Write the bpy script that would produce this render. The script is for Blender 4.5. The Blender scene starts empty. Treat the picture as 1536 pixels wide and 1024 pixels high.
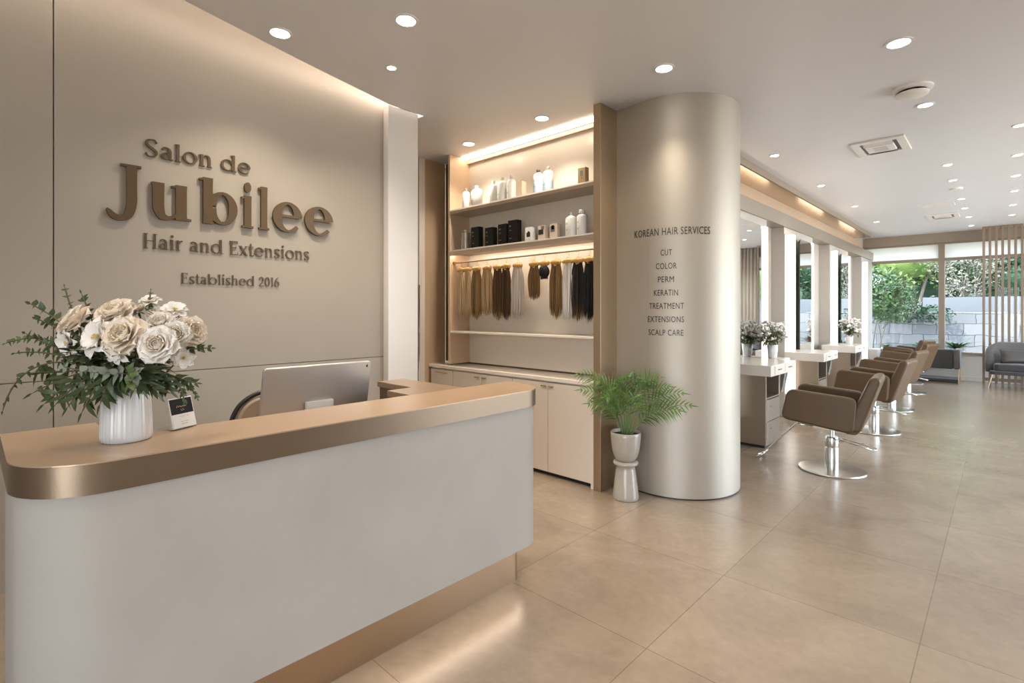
import bpy, bmesh, math, random
from mathutils import Vector, Matrix, Euler
R = random.Random(7)
PI = math.pi
sc = bpy.context.scene
C = sc.collection
def rad(a): return math.radians(a)

# ------------------------------------------------------------------ materials
def new_mat(name):
    m = bpy.data.materials.new(name); m.use_nodes = True
    return m, m.node_tree.nodes, m.node_tree.links, m.node_tree.nodes['Principled BSDF']

def mat(name, col, rough=.5, metal=0., var=0., scale=6., bump=0., bscale=None, stretch=None, coat=0., trans=0., spec=.5, sheen=0., aniso=0.):
    m, N, L, b = new_mat(name)
    b.inputs['Roughness'].default_value = rough
    b.inputs['Metallic'].default_value = metal
    b.inputs['Coat Weight'].default_value = coat
    b.inputs['Specular IOR Level'].default_value = spec
    b.inputs['Sheen Weight'].default_value = sheen
    b.inputs['Anisotropic'].default_value = aniso
    if trans: b.inputs['Transmission Weight'].default_value = trans
    c = (*col, 1)
    tc = N.new('ShaderNodeTexCoord'); mp = N.new('ShaderNodeMapping')
    L.new(tc.outputs['Object'], mp.inputs['Vector'])
    if stretch: mp.inputs['Scale'].default_value = stretch
    nz = N.new('ShaderNodeTexNoise'); nz.inputs['Scale'].default_value = scale; nz.inputs['Detail'].default_value = 6
    L.new(mp.outputs['Vector'], nz.inputs['Vector'])
    mx = N.new('ShaderNodeMix'); mx.data_type = 'RGBA'
    mx.inputs[6].default_value = tuple(max(0, v*(1-var)) for v in col)+(1,)
    mx.inputs[7].default_value = tuple(min(1, v*(1+var)) for v in col)+(1,)
    L.new(nz.outputs['Fac'], mx.inputs[0]); L.new(mx.outputs[2], b.inputs['Base Color'])
    if bump:
        bp = N.new('ShaderNodeBump'); bp.inputs['Strength'].default_value = bump; bp.inputs['Distance'].default_value = .01
        n2 = N.new('ShaderNodeTexNoise'); n2.inputs['Scale'].default_value = bscale or scale*4; n2.inputs['Detail'].default_value = 4
        L.new(mp.outputs['Vector'], n2.inputs['Vector'])
        L.new(n2.outputs['Fac'], bp.inputs['Height']); L.new(bp.outputs['Normal'], b.inputs['Normal'])
    return m

def emit(name, col, s):
    m, N, L, b = new_mat(name)
    b.inputs['Base Color'].default_value = (*col, 1)
    b.inputs['Emission Color'].default_value = (*col, 1)
    b.inputs['Emission Strength'].default_value = s
    return m

def glass_mat(name, tint=(1, 1, 1), refl=.06):
    m, N, L, b = new_mat(name)
    N.remove(b)
    out = N['Material Output']
    t = N.new('ShaderNodeBsdfTransparent'); t.inputs['Color'].default_value = (*tint, 1)
    g = N.new('ShaderNodeBsdfGlossy'); g.inputs['Roughness'].default_value = .02
    fr = N.new('ShaderNodeFresnel'); fr.inputs['IOR'].default_value = 1.45
    mx = N.new('ShaderNodeMixShader')
    ml = N.new('ShaderNodeMath'); ml.operation = 'MULTIPLY'; ml.inputs[1].default_value = .35
    L.new(fr.outputs[0], ml.inputs[0]); L.new(ml.outputs[0], mx.inputs[0]); L.new(t.outputs[0], mx.inputs[1]); L.new(g.outputs[0], mx.inputs[2])
    L.new(mx.outputs[0], out.inputs['Surface'])
    return m

def translucent(name, col, amt=.5, rough=.8):
    m, N, L, b = new_mat(name)
    out = N['Material Output']
    b.inputs['Base Color'].default_value = (*col, 1); b.inputs['Roughness'].default_value = rough
    t = N.new('ShaderNodeBsdfTranslucent'); t.inputs['Color'].default_value = (*col, 1)
    nz = N.new('ShaderNodeTexNoise'); nz.inputs['Scale'].default_value = 30
    mx = N.new('ShaderNodeMixShader'); mx.inputs[0].default_value = amt
    L.new(b.outputs[0], mx.inputs[1]); L.new(t.outputs[0], mx.inputs[2]); L.new(mx.outputs[0], out.inputs['Surface'])
    return m

def floor_mat():
    m, N, L, b = new_mat('polished beige stone tile')
    tc = N.new('ShaderNodeTexCoord')
    mp = N.new('ShaderNodeMapping'); mp.inputs['Location'].default_value = (.255+.82*10, -2.76+.82*10, 0)
    L.new(tc.outputs['Object'], mp.inputs['Vector'])
    br = N.new('ShaderNodeTexBrick'); br.offset = 0; br.squash = 1
    br.inputs['Scale'].default_value = 1; br.inputs['Mortar Size'].default_value = .0022; br.inputs['Mortar Smooth'].default_value = .3
    br.inputs['Brick Width'].default_value = .82; br.inputs['Row Height'].default_value = .82
    br.inputs['Color1'].default_value = (.94, .94, .94, 1); br.inputs['Color2'].default_value = (1.05, 1.05, 1.05, 1); br.inputs['Mortar'].default_value = (.62, .58, .53, 1)
    L.new(mp.outputs[0], br.inputs['Vector'])
    n1 = N.new('ShaderNodeTexNoise'); n1.inputs['Scale'].default_value = 1.6; n1.inputs['Detail'].default_value = 10; n1.inputs['Roughness'].default_value = .65; n1.inputs['Distortion'].default_value = .6
    L.new(tc.outputs['Object'], n1.inputs['Vector'])
    rp = N.new('ShaderNodeValToRGB')
    e = rp.color_ramp.elements
    e[0].position = .3; e[0].color = (.27, .208, .15, 1)
    e[1].position = .72; e[1].color = (.41, .33, .25, 1)
    k = rp.color_ramp.elements.new(.5); k.color = (.335, .262, .193, 1)
    L.new(n1.outputs['Fac'], rp.inputs[0])
    n2 = N.new('ShaderNodeTexNoise'); n2.inputs['Scale'].default_value = 22; n2.inputs['Detail'].default_value = 8
    L.new(tc.outputs['Object'], n2.inputs['Vector'])
    r2 = N.new('ShaderNodeValToRGB'); r2.color_ramp.elements[0].position = .3; r2.color_ramp.elements[0].color = (.9, .9, .9, 1); r2.color_ramp.elements[1].position = .7; r2.color_ramp.elements[1].color = (1.0, 1.0, 1.0, 1)
    L.new(n2.outputs['Fac'], r2.inputs[0])
    m1 = N.new('ShaderNodeMix'); m1.data_type = 'RGBA'; m1.blend_type = 'MULTIPLY'; m1.inputs[0].default_value = 1
    L.new(rp.outputs[0], m1.inputs[6]); L.new(br.outputs['Color'], m1.inputs[7])
    m2 = N.new('ShaderNodeMix'); m2.data_type = 'RGBA'; m2.blend_type = 'MULTIPLY'; m2.inputs[0].default_value = 1
    L.new(m1.outputs[2], m2.inputs[6]); L.new(r2.outputs[0], m2.inputs[7])
    L.new(m2.outputs[2], b.inputs['Base Color'])
    b.inputs['Roughness'].default_value = .27; b.inputs['Coat Weight'].default_value = .75; b.inputs['Coat Roughness'].default_value = .27
    bp = N.new('ShaderNodeBump'); bp.inputs['Strength'].default_value = .06; bp.inputs['Distance'].default_value = .004
    L.new(n2.outputs['Fac'], bp.inputs['Height']); L.new(bp.outputs[0], b.inputs['Normal'])
    return m

def stone_wall_mat():
    m, N, L, b = new_mat('pale granite block wall')
    tc = N.new('ShaderNodeTexCoord')
    mp = N.new('ShaderNodeMapping'); mp.inputs['Rotation'].default_value = (PI/2, 0, 0)
    L.new(tc.outputs['Object'], mp.inputs['Vector'])
    nz = N.new('ShaderNodeTexNoise'); nz.inputs['Scale'].default_value = 2.2
    L.new(mp.outputs[0], nz.inputs['Vector'])
    ad = N.new('ShaderNodeMix'); ad.data_type = 'RGBA'; ad.blend_type = 'LINEAR_LIGHT'; ad.inputs[0].default_value = .07
    L.new(mp.outputs[0], ad.inputs[6]); L.new(nz.outputs['Color'], ad.inputs[7])
    br = N.new('ShaderNodeTexBrick'); br.offset = .45
    br.inputs['Scale'].default_value = 1; br.inputs['Mortar Size'].default_value = .008; br.inputs['Brick Width'].default_value = .50; br.inputs['Row Height'].default_value = .27
    br.inputs['Color1'].default_value = (.145, .15, .158, 1); br.inputs['Color2'].default_value = (.225, .228, .232, 1); br.inputs['Mortar'].default_value = (.06, .063, .066, 1)
    L.new(ad.outputs[2], br.inputs['Vector'])
    L.new(br.outputs['Color'], b.inputs['Base Color']); b.inputs['Roughness'].default_value = .85
    bp = N.new('ShaderNodeBump'); bp.inputs['Strength'].default_value = .5
    n2 = N.new('ShaderNodeTexNoise'); n2.inputs['Scale'].default_value = 18
    L.new(tc.outputs['Object'], n2.inputs['Vector']); L.new(n2.outputs['Fac'], bp.inputs['Height']); L.new(bp.outputs[0], b.inputs['Normal'])
    return m

M = {}
M['sign_wall'] = mat('greige plaster panel', (.365, .322, .268), .6, 0, .09, 1.8, .04, 60)
M['white_panel'] = mat('white lacquer panel', (.74, .71, .67), .35, 0, .02, 3)
M['ceiling'] = mat('painted ceiling', (.755, .755, .77), .38, 0, .02, 2)
M['wall'] = mat('warm white wall paint', (.70, .655, .60), .6, 0, .03, 3)
M['floor'] = floor_mat()
M['bronze'] = mat('brushed bronze metal', (.44, .315, .20), .34, .85, .06, 3, .03, 220, (1, 1, .02))
M['bronze_top'] = mat('bronze laminate counter', (.56, .40, .265), .30, .45, .06, 4, .02, 150, (1, .05, 1))
M['return_top'] = mat('bronze return counter', (.40, .29, .195), .32, .55, .06, 4)
M['bronze_band'] = mat('brushed bronze edge band', (.27, .20, .14), .33, .85, .08, 4, .03, 200, (1, .05, .3))
M['bronze_dark'] = mat('dark bronze panel', (.20, .145, .095), .4, .7, .08, 4)
M['bronze_wall'] = mat('tan bronze wall panel', (.60, .44, .295), .42, .1, .05, 2)
M['bronze_gloss'] = mat('polished bronze soffit', (.60, .47, .34), .22, .9, .03, 2)
M['pier'] = mat('beige lacquer pier panel', (.50, .46, .41), .45, 0, .02, 3)
M['beam'] = mat('satin bronze beam', (.40, .345, .28), .4, .7, .03, 2)
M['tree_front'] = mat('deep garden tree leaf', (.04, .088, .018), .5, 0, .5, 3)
M['station_light'] = mat('pale bronze drawer front', (.36, .31, .25), .3, .8, .04, 2, .02, 120)
M['station_bronze'] = mat('brushed bronze cabinet', (.34, .27, .20), .34, .75, .04, 2, .02, 120)
M['soffit_led'] = emit('soffit led strip', (1, .82, .66), 8)
M['bronze_pillar'] = mat('brushed bronze pillar', (.43, .33, .22), .36, .8, .04, 2, .02, 160, (1, 1, .015))
M['champagne'] = mat('brushed champagne metal', (.50, .455, .385), .57, .86, .03, 2, .02, 160, (1, 1, .015))
M['desk_stone'] = mat('pale microcement', (.445, .415, .375), .6, 0, .13, 3.2, .05, 40)
M['cab_white'] = mat('cream lacquer cabinet', (.74, .665, .58), .38, 0, .015, 3)
M['cab_top'] = mat('cream stone worktop', (.80, .735, .66), .22, 0, .03, 5)
M['niche_back'] = mat('glossy cream back panel', (.74, .66, .56), .22, 0, .02, 3)
M['shelf'] = mat('pale bronze shelf', (.50, .41, .31), .35, .5, .04, 3)
M['shelf_edge'] = mat('cream shelf edge', (.78, .70, .60), .4, 0, .02, 3)
M['gold'] = mat('polished brass', (.70, .48, .22), .25, 1, .04, 8)
M['chrome'] = mat('polished chrome', (.80, .79, .77), .1, 1, .02, 8)
M['steel'] = mat('brushed steel', (.70, .68, .65), .24, 1, .04, 8, .02, 120)
M['letter'] = mat('antique bronze letter', (.115, .074, .038), .4, .4, .08, 10)
M['text'] = mat('black vinyl', (.03, .026, .022), .5, 0, .05, 5)
M['led'] = emit('warm white led diffuser', (1, .86, .72), 14)
M['led_cove'] = emit('warm led strip', (1, .82, .66), 11)
M['led_slot'] = emit('ceiling slot led strip', (1, .84, .71), 27)
M['led_pelmet'] = emit('shelf pelmet diffuser', (1, .84, .66), 8)
M['led_shelf'] = emit('under shelf led', (1, .82, .64), 55)
M['led_mirror'] = emit('mirror light bar', (1, .93, .86), 1.7)
M['lamp'] = emit('downlight lens', (1, .93, .84), 28)
M['trim_white'] = mat('white lamp trim', (.80, .78, .75), .4, 0, .02, 8)
M['leather'] = mat('brown leather upholstery', (.105, .061, .027), .42, 0, .10, 14, .06, 160)
M['sofa'] = mat('warm grey sofa fabric', (.095, .085, .077), .85, 0, .10, 20, .1, 200, sheen=.3)
M['sofa_dark'] = mat('charcoal seat fabric', (.034, .029, .027), .8, 0, .1, 20, .1, 200, sheen=.3)
M['cushion'] = mat('grey satin cushion', (.06, .053, .049), .45, 0, .1, 10, .1, 60)
M['slat'] = mat('light oak slat', (.235, .178, .125), .5, 0, .12, 5, 0, None, (4, 4, .4))
M['frame_wood'] = mat('tan window frame', (.31, .25, .19), .5, 0, .06, 5)
M['mirror'] = mat('silvered mirror', (.90, .91, .90), .015, 1, 0, 3)
M['glass_edge'] = mat('green glass edge', (.02, .05, .04), .1, 0, .05, 5)
M['glass'] = glass_mat('clear window glass')
M['acrylic'] = glass_mat('clear acrylic', (.93, .95, .95))
M['blind'] = translucent('white roller blind fabric', (.95, .93, .90), .65)
M['curtain'] = translucent('beige curtain fabric', (.74, .67, .58), .45)
M['ceramic'] = mat('white glazed ceramic', (.76, .75, .74), .12, 0, .02, 6, coat=.5)
M['stoneware'] = mat('speckled grey beige stoneware', (.42, .38, .325), .28, 0, .12, 30, coat=.4)
M['soil'] = mat('dark potting soil', (.03, .022, .015), .9, 0, .3, 60, .6, 90)
M['petal'] = translucent('ivory rose petal', (.93, .85, .75), .10, .55)
M['petal_w'] = translucent('white petal', (.93, .90, .85), .10, .55)
M['petal_core'] = translucent('warm cream petal', (.96, .87, .72), .12, .55)
M['stamen'] = mat('yellow stamen', (.62, .50, .16), .6, 0, .2, 40)
M['leaf'] = mat('dark green leaf', (.040, .064, .020), .45, 0, .35, 30)
M['leaf_mid'] = mat('mid green leaf', (.075, .125, .035), .45, 0, .3, 30)
M['leaf_pale'] = mat('pale olive leaf', (.15, .18, .075), .55, 0, .3, 30)
M['leaf_grey'] = mat('silvery grey green leaf', (.22, .25, .20), .7, 0, .2, 30)
M['palm'] = mat('fresh palm green', (.07, .15, .022), .4, 0, .75, 9)
M['palm_stem'] = mat('palm stalk green', (.16, .24, .07), .5, 0, .2, 25)
M['stem'] = mat('brown green stem', (.10, .09, .04), .6, 0, .2, 30)
M['alu'] = mat('satin aluminium', (.66, .64, .62), .36, .8, .02, 5)
M['alu_dark'] = mat('shadow grey plastic', (.12, .115, .11), .4, 0, .05, 5)
M['black'] = mat('matt black', (.018, .016, .015), .45, 0, .1, 8)
M['gloss_black'] = mat('gloss black carton', (.008, .007, .006), .4, 0, .1, 8, spec=.2)
M['white'] = mat('white plastic', (.80, .78, .74), .35, 0, .02, 8)
M['white_paper'] = mat('white card', (.80, .78, .75), .6, 0, .02, 8)
M['blue_liquid'] = mat('pale blue lotion', (.55, .70, .82), .3, 0, .03, 8)
M['gold_card'] = mat('kraft gold carton', (.42, .30, .15), .4, .3, .12, 40)
M['goldprint'] = mat('gold print', (.62, .45, .14), .4, .4, .1, 30)
M['brown_cap'] = mat('brown cap', (.25, .14, .07), .4, 0, .05, 8)
M['silver_bottle'] = mat('smoky silver bottle', (.35, .31, .26), .25, .7, .1, 20)
M['grey_print'] = mat('grey print', (.16, .15, .14), .5, 0, .05, 8)
M['beige_print'] = mat('beige carton', (.68, .57, .44), .5, 0, .05, 8)
M['clip'] = mat('amber lacquer hanger', (.52, .29, .085), .25, .2, .3, 60, .15, 90, coat=.4)
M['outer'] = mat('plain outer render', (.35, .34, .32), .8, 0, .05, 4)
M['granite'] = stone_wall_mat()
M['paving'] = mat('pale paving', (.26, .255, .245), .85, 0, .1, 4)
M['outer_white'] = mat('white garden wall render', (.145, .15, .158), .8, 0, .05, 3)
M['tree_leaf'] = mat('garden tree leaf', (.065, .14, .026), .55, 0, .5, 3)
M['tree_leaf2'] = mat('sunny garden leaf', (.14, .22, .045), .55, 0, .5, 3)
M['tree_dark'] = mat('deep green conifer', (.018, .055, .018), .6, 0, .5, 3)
M['blossom'] = mat('pale blossom', (.155, .145, .11), .6, 0, .25, 3)
M['bark'] = mat('grey brown bark', (.16, .13, .10), .8, 0, .2, 20)
M['zinc'] = mat('grey planter', (.32, .33, .33), .6, 0, .1, 10)
M['rug'] = mat('grey woven rug', (.36, .36, .37), .95, 0, .2, 12)
M['tan_leather'] = mat('tan leather chair back', (.42, .33, .24), .45, 0, .06, 10)

def hair_mat(name, c1, c2, tip=None):
    m, N, L, b = new_mat(name)
    tc = N.new('ShaderNodeTexCoord'); mp = N.new('ShaderNodeMapping'); mp.inputs['Scale'].default_value = (120, 120, 1.2)
    L.new(tc.outputs['Object'], mp.inputs['Vector'])
    nz = N.new('ShaderNodeTexNoise'); nz.inputs['Scale'].default_value = 1; nz.inputs['Detail'].default_value = 3
    L.new(mp.outputs[0], nz.inputs['Vector'])
    mx = N.new('ShaderNodeMix'); mx.data_type = 'RGBA'; mx.inputs[6].default_value = (*c1, 1); mx.inputs[7].default_value = (*c2, 1)
    L.new(nz.outputs['Fac'], mx.inputs[0])
    src = mx.outputs[2]
    if tip:
        sp = N.new('ShaderNodeSeparateXYZ'); L.new(tc.outputs['Object'], sp.inputs[0])
        mr = N.new('ShaderNodeMapRange'); mr.inputs[1].default_value = -.34; mr.inputs[2].default_value = -.55
        L.new(sp.outputs[2], mr.inputs[0])
        m2 = N.new('ShaderNodeMix'); m2.data_type = 'RGBA'; m2.inputs[7].default_value = (*tip, 1)
        L.new(mr.outputs[0], m2.inputs[0]); L.new(src, m2.inputs[6]); src = m2.outputs[2]
    L.new(src, b.inputs['Base Color']); b.inputs['Roughness'].default_value = .45; b.inputs['Specular IOR Level'].default_value = .22
    return m

# ------------------------------------------------------------------ mesh helpers
def box(bm, x0, x1, y0, y1, z0, z1):
    v = [bm.verts.new(p) for p in ((x0,y0,z0),(x1,y0,z0),(x1,y1,z0),(x0,y1,z0),(x0,y0,z1),(x1,y0,z1),(x1,y1,z1),(x0,y1,z1))]
    for f in ((0,3,2,1),(4,5,6,7),(0,1,5,4),(1,2,6,5),(2,3,7,6),(3,0,4,7)): bm.faces.new([v[i] for i in f])

def obox(bm, mtx, sx, sy, sz):
    v = [bm.verts.new(mtx @ Vector((x*sx/2, y*sy/2, z*sz/2))) for z in (-1,1) for x,y in ((-1,-1),(1,-1),(1,1),(-1,1))]
    for f in ((0,3,2,1),(4,5,6,7),(0,1,5,4),(1,2,6,5),(2,3,7,6),(3,0,4,7)): bm.faces.new([v[i] for i in f])

def prism(bm, pts, z0, z1):
    a = [bm.verts.new((x,y,z0)) for x,y in pts]; b = [bm.verts.new((x,y,z1)) for x,y in pts]
    n = len(pts)
    bm.faces.new(a[::-1]); bm.faces.new(b)
    for i in range(n): bm.faces.new((a[i],a[(i+1)%n],b[(i+1)%n],b[i]))

def prism_xz(bm, pts, y0, y1):
    a = [bm.verts.new((x,y0,z)) for x,z in pts]; b = [bm.verts.new((x,y1,z)) for x,z in pts]
    n = len(pts)
    bm.faces.new(a); bm.faces.new(b[::-1])
    for i in range(n): bm.faces.new((a[(i+1)%n],a[i],b[i],b[(i+1)%n]))

def lathe(bm, prof, c=(0,0,0), seg=32, sx=1., sy=1., flute=0, fn=0):
    rings = []
    for r,z in prof:
        if r < 1e-6: rings.append([bm.verts.new((c[0],c[1],c[2]+z))]); continue
        ring = []
        for i in range(seg):
            a = 2*PI*i/seg; rr = r*(1+flute*math.cos(fn*a)) if fn else r
            ring.append(bm.verts.new((c[0]+sx*rr*math.cos(a), c[1]+sy*rr*math.sin(a), c[2]+z)))
        rings.append(ring)
    for p,q in zip(rings, rings[1:]):
        if len(p)==1 and len(q)==1: continue
        for i in range(seg):
            j=(i+1)%seg
            if len(p)==1: bm.faces.new((p[0],q[j],q[i]))
            elif len(q)==1: bm.faces.new((p[i],p[j],q[0]))
            else: bm.faces.new((p[i],p[j],q[j],q[i]))
    if len(rings[0])>1: bm.faces.new(rings[0][::-1])
    if len(rings[-1])>1: bm.faces.new(rings[-1])

def cyl(bm, c, r, h, seg=24): lathe(bm, [(r,0),(r,h)], c, seg)

def tube(bm, pts, r, seg=8, cap=True):
    pts = [Vector(p) for p in pts]
    n = len(pts)
    rs = r if isinstance(r,(list,tuple)) else [r]*n
    rings = []; up = Vector((0,0,1))
    prev = None
    for i,p in enumerate(pts):
        t = (pts[min(i+1,n-1)]-pts[max(i-1,0)])
        if t.length < 1e-9: t = Vector((0,0,1))
        t.normalize()
        if prev is None:
            ref = Vector((1,0,0)) if abs(t.z)>.9 else up
            s = t.cross(ref).normalized()
        else:
            s = prev - t*prev.dot(t)
            if s.length<1e-6: s = t.orthogonal()
            s.normalize()
        prev = s; u = t.cross(s)
        rings.append([bm.verts.new(p + (s*math.cos(2*PI*k/seg)+u*math.sin(2*PI*k/seg))*max(rs[i],1e-5)) for k in range(seg)])
    for a,b in zip(rings, rings[1:]):
        for k in range(seg): bm.faces.new((a[k],a[(k+1)%seg],b[(k+1)%seg],b[k]))
    if cap: bm.faces.new(rings[0][::-1]); bm.faces.new(rings[-1])

def ellipsoid(bm, c, rx, ry, rz, seg=16, rings=10, mtx=None):
    c = Vector(c); rows=[]
    for i in range(rings+1):
        a = PI*i/rings
        if i in (0,rings): rows.append([Vector((0,0,rz*math.cos(a)))])
        else: rows.append([Vector((rx*math.sin(a)*math.cos(2*PI*k/seg), ry*math.sin(a)*math.sin(2*PI*k/seg), rz*math.cos(a))) for k in range(seg)])
    rows = [[bm.verts.new(c+(mtx@v if mtx else v)) for v in row] for row in rows]
    for p,q in zip(rows,rows[1:]):
        for k in range(seg):
            j=(k+1)%seg
            if len(p)==1: bm.faces.new((p[0],q[k],q[j]))
            elif len(q)==1: bm.faces.new((p[k],q[0],p[j]))
            else: bm.faces.new((p[k],q[k],q[j],p[j]))

def rrect(x0, x1, y0, y1, r, seg=6):
    out=[]
    for cx,cy,a0 in ((x1-r,y1-r,0),(x0+r,y1-r,90),(x0+r,y0+r,180),(x1-r,y0+r,270)):
        for i in range(seg+1):
            a=rad(a0+90*i/seg); out.append((cx+r*math.cos(a), cy+r*math.sin(a)))
    return out

def rounded(pts, r, seg=5):
    """round the corners of a polygon"""
    out=[]; n=len(pts)
    for i in range(n):
        p0,p,p1=(Vector(pts[i-1]),Vector(pts[i]),Vector(pts[(i+1)%n]))
        a=(p0-p); b=(p1-p); d=min(r,a.length*.45,b.length*.45)
        A=p+a.normalized()*d; B=p+b.normalized()*d
        for k in range(seg+1):
            t=k/seg; q=A*(1-t)**2+p*2*t*(1-t)+B*t*t
            out.append((q.x,q.y))
    return out

def obj(name, bm, m, parent=None, loc=None, smooth=False, bevel=0., sub=0, seg=2):
    me = bpy.data.meshes.new(name)
    bmesh.ops.recalc_face_normals(bm, faces=bm.faces[:])
    bm.to_mesh(me); bm.free()
    if smooth:
        me.polygons.foreach_set('use_smooth', [True]*len(me.polygons))
        if smooth != 'all':
            try: me.set_sharp_from_angle(angle=rad(38))
            except Exception: pass
    o = bpy.data.objects.new(name, me); C.objects.link(o)
    for k in (m if isinstance(m,(list,tuple)) else [m]): me.materials.append(k)
    if parent: o.parent = parent
    if loc: o.location = loc
    if bevel:
        b = o.modifiers.new('bevel','BEVEL'); b.width=bevel; b.segments=seg; b.limit_method='ANGLE'; b.angle_limit=rad(40)
    if sub:
        s = o.modifiers.new('sub','SUBSURF'); s.levels=sub; s.render_levels=sub
    return o

def B(): return bmesh.new()
def boxo(name, m, d, parent=None, bevel=0.):
    bm=B(); box(bm,*d); return obj(name,bm,m,parent,bevel=bevel)
def tag(o, label, cat, group=None, kind=None):
    if label: o['label']=label
    if cat: o['category']=cat
    if group: o['group']=group
    if kind: o['kind']=kind
    return o
def thing(name, label, cat, loc=(0,0,0), rotz=0., group=None):
    o=bpy.data.objects.new(name,None); C.objects.link(o); o.empty_display_size=.05
    o.location=loc; o.rotation_euler=(0,0,rotz)
    return tag(o,label,cat,group)
def struct(o): o['kind']='structure'; return o
def dup(o, loc=None, rotz=None, label=None, group=None, scale=None, parent=None):
    r=o.copy(); C.objects.link(r)
    if parent: r.parent=parent
    if loc is not None: r.location=loc
    if rotz is not None: r.rotation_euler=(0,0,rotz)
    if label: r['label']=label
    if group: r['group']=group
    if scale is not None: r.scale=scale
    for ch in list(o.children): dup(ch, parent=r)
    return r

# ------------------------------------------------------------------ camera
TH = math.atan2(737, 775)
cam = bpy.data.cameras.new('camera'); co = bpy.data.objects.new('camera', cam); C.objects.link(co)
co.location=(0,0,1.4); co.rotation_euler=(PI/2,0,TH)
cam.sensor_width=36; cam.lens=36*775/1536; cam.shift_y=-45/1536; cam.clip_start=.05
sc.camera=co

CE=3.02; ROOF=3.44
# ------------------------------------------------------------------ room shell
bm=B(); box(bm,-5.2,3.4,-3.2,14.15,-.12,0); struct(obj('floor',bm,M['floor']))
# ceiling with a skewed light slot beside the sign wall
cove=[(-3.02,-3.0),(-3.02,.45),(-3.092,.77),(-3.285,1.472),(-3.484,2.276),(-3.484,2.60)]
bm=B(); prism(bm,[(3.2,-3.0),(3.2,13.9),(-4.75,13.9),(-4.75,2.60)]+cove[::-1],CE,CE+.035); struct(obj('ceiling',bm,M['ceiling']))
bm=B(); box(bm,-5.2,3.4,-3.2,14.15,ROOF,ROOF+.15); struct(obj('trim_roof',bm,M['outer']))  # unseen roof slab, put above the cove to block the sky
# sign wall panels with thin shadow joints
bm=B()
for y0,y1 in ((-3.0,.303),(.308,2.29)):
    for z0,z1 in ((0,1.037),(1.042,ROOF)): box(bm,-3.62,-3.60,y0,y1,z0,z1)
box(bm,-3.9,-3.62,-3.0,2.58,0,ROOF)
struct(obj('wall_left',bm,M['sign_wall'],bevel=.0015))
bm=B(); box(bm,-3.618,-3.535,2.293,2.58,0,CE+.02); struct(obj('trim_1',bm,M['white_panel'],bevel=.003))
bm=B(); box(bm,-3.56,-3.53,2.583,2.597,0,1.62); struct(obj('trim_2',bm,M['chrome']))
# passage wall, cabinet back wall
bm=B(); box(bm,-4.75,-4.45,3.335,3.615,0,CE); struct(obj('wall_passage',bm,M['bronze_wall'],bevel=.004))
bm=B(); box(bm,-4.75,-4.47,2.58,3.335,0,CE); box(bm,-4.47,-4.44,3.26,3.332,0,CE); struct(obj('trim_3',bm,M['white_panel'],bevel=.003))
bm=B(); box(bm,-4.75,-3.62,2.45,2.58,0,CE+.2); struct(obj('wall_return',bm,M['white_panel']))
bm=B(); box(bm,-4.75,-2.2,3.72,3.9,0,ROOF); struct(obj('wall_niche',bm,M['bronze_dark']))
# station wall core
bm=B(); box(bm,-2.75,-2.28,4.4,13.9,0,ROOF); struct(obj('wall_station',bm,M['pier']))
# unseen walls behind and beside the camera, window openings sized to bring in daylight
bm=B()
box(bm,-3.9,-.2,-3.2,-3.0,0,ROOF); box(bm,-.2,2.6,-3.2,-3.0,2.45,ROOF); box(bm,2.6,3.4,-3.2,-3.0,0,ROOF); box(bm,1.15,1.25,-3.15,-3.05,0,2.45)
struct(obj('wall_back',bm,M['wall']))
bm=B()
box(bm,3.2,3.4,-3.0,13.9,0,.10); box(bm,3.2,3.4,-3.0,13.9,2.92,ROOF)
box(bm,3.2,3.4,-3.0,5.0,.10,2.92)
for y in (7.6,10.4,13.2): box(bm,3.2,3.4,y,y+(.7 if y==13.2 else .25),.10,2.92)
struct(obj('wall_right',bm,M['wall']))
wn=3
for x0,x1,y0,y1,z0,z1 in ((-.2,2.6,-3.1,-3.09,0,2.45),(3.29,3.30,5.0,13.2,.10,2.92)):
    bm=B(); box(bm,x0,x1,y0,y1,z0,z1); struct(obj('window_%d'%wn,bm,M['glass'])); wn+=1
# far window wall
FY=13.9
bm=B(); box(bm,-2.75,3.4,FY,FY+.22,0,.53); box(bm,-2.75,3.4,FY,FY+.22,2.82,ROOF); box(bm,2.3,3.4,FY,FY+.22,.53,2.82)
struct(obj('wall_far',bm,M['wall']))
bm=B(); box(bm,-2.6,3.2,FY-.10,FY,2.82,CE); struct(obj('trim_4',bm,M['frame_wood']))
bm=B(); box(bm,-2.3,2.3,FY-.02,FY,0,.09); struct(obj('baseboard_far',bm,M['wall'],bevel=.003))
bm=B(); box(bm,-2.45,-1.96,13.45,FY,0,.585); struct(obj('trim_5',bm,M['wall'],bevel=.004))
def window(n,x0,x1):
    w=bpy.data.objects.new('window_%d'%n,None); C.objects.link(w); w.location=((x0+x1)/2,FY,.53); w['kind']='structure'
    def loc(o):
        o.location=-Vector(w.location); return o
    bm=B()
    box(bm,x0,x0+.05,FY-.05,FY+.08,.53,2.82); box(bm,x1-.05,x1,FY-.05,FY+.08,.53,2.82)
    box(bm,x0+.05,x1-.05,FY-.05,FY+.08,.53,.575); box(bm,x0+.05,x1-.05,FY-.05,FY+.08,2.45,2.505); box(bm,x0+.05,x1-.05,FY-.05,FY+.08,2.79,2.82)
    loc(obj('window_frame',bm,M['frame_wood'],w,bevel=.004))
    bm=B(); box(bm,x0+.05,x1-.05,FY+.03,FY+.036,.575,2.45); loc(obj('pane',bm,M['glass'],w))
    bm=B(); box(bm,x0+.05,x1-.05,FY+.0,FY+.004,2.505,2.79); loc(obj('roller_blind',bm,M['blind'],w))
window(1,-2.3,-.925); window(2,-.925,.45); window(6,.45,2.3)

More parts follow.
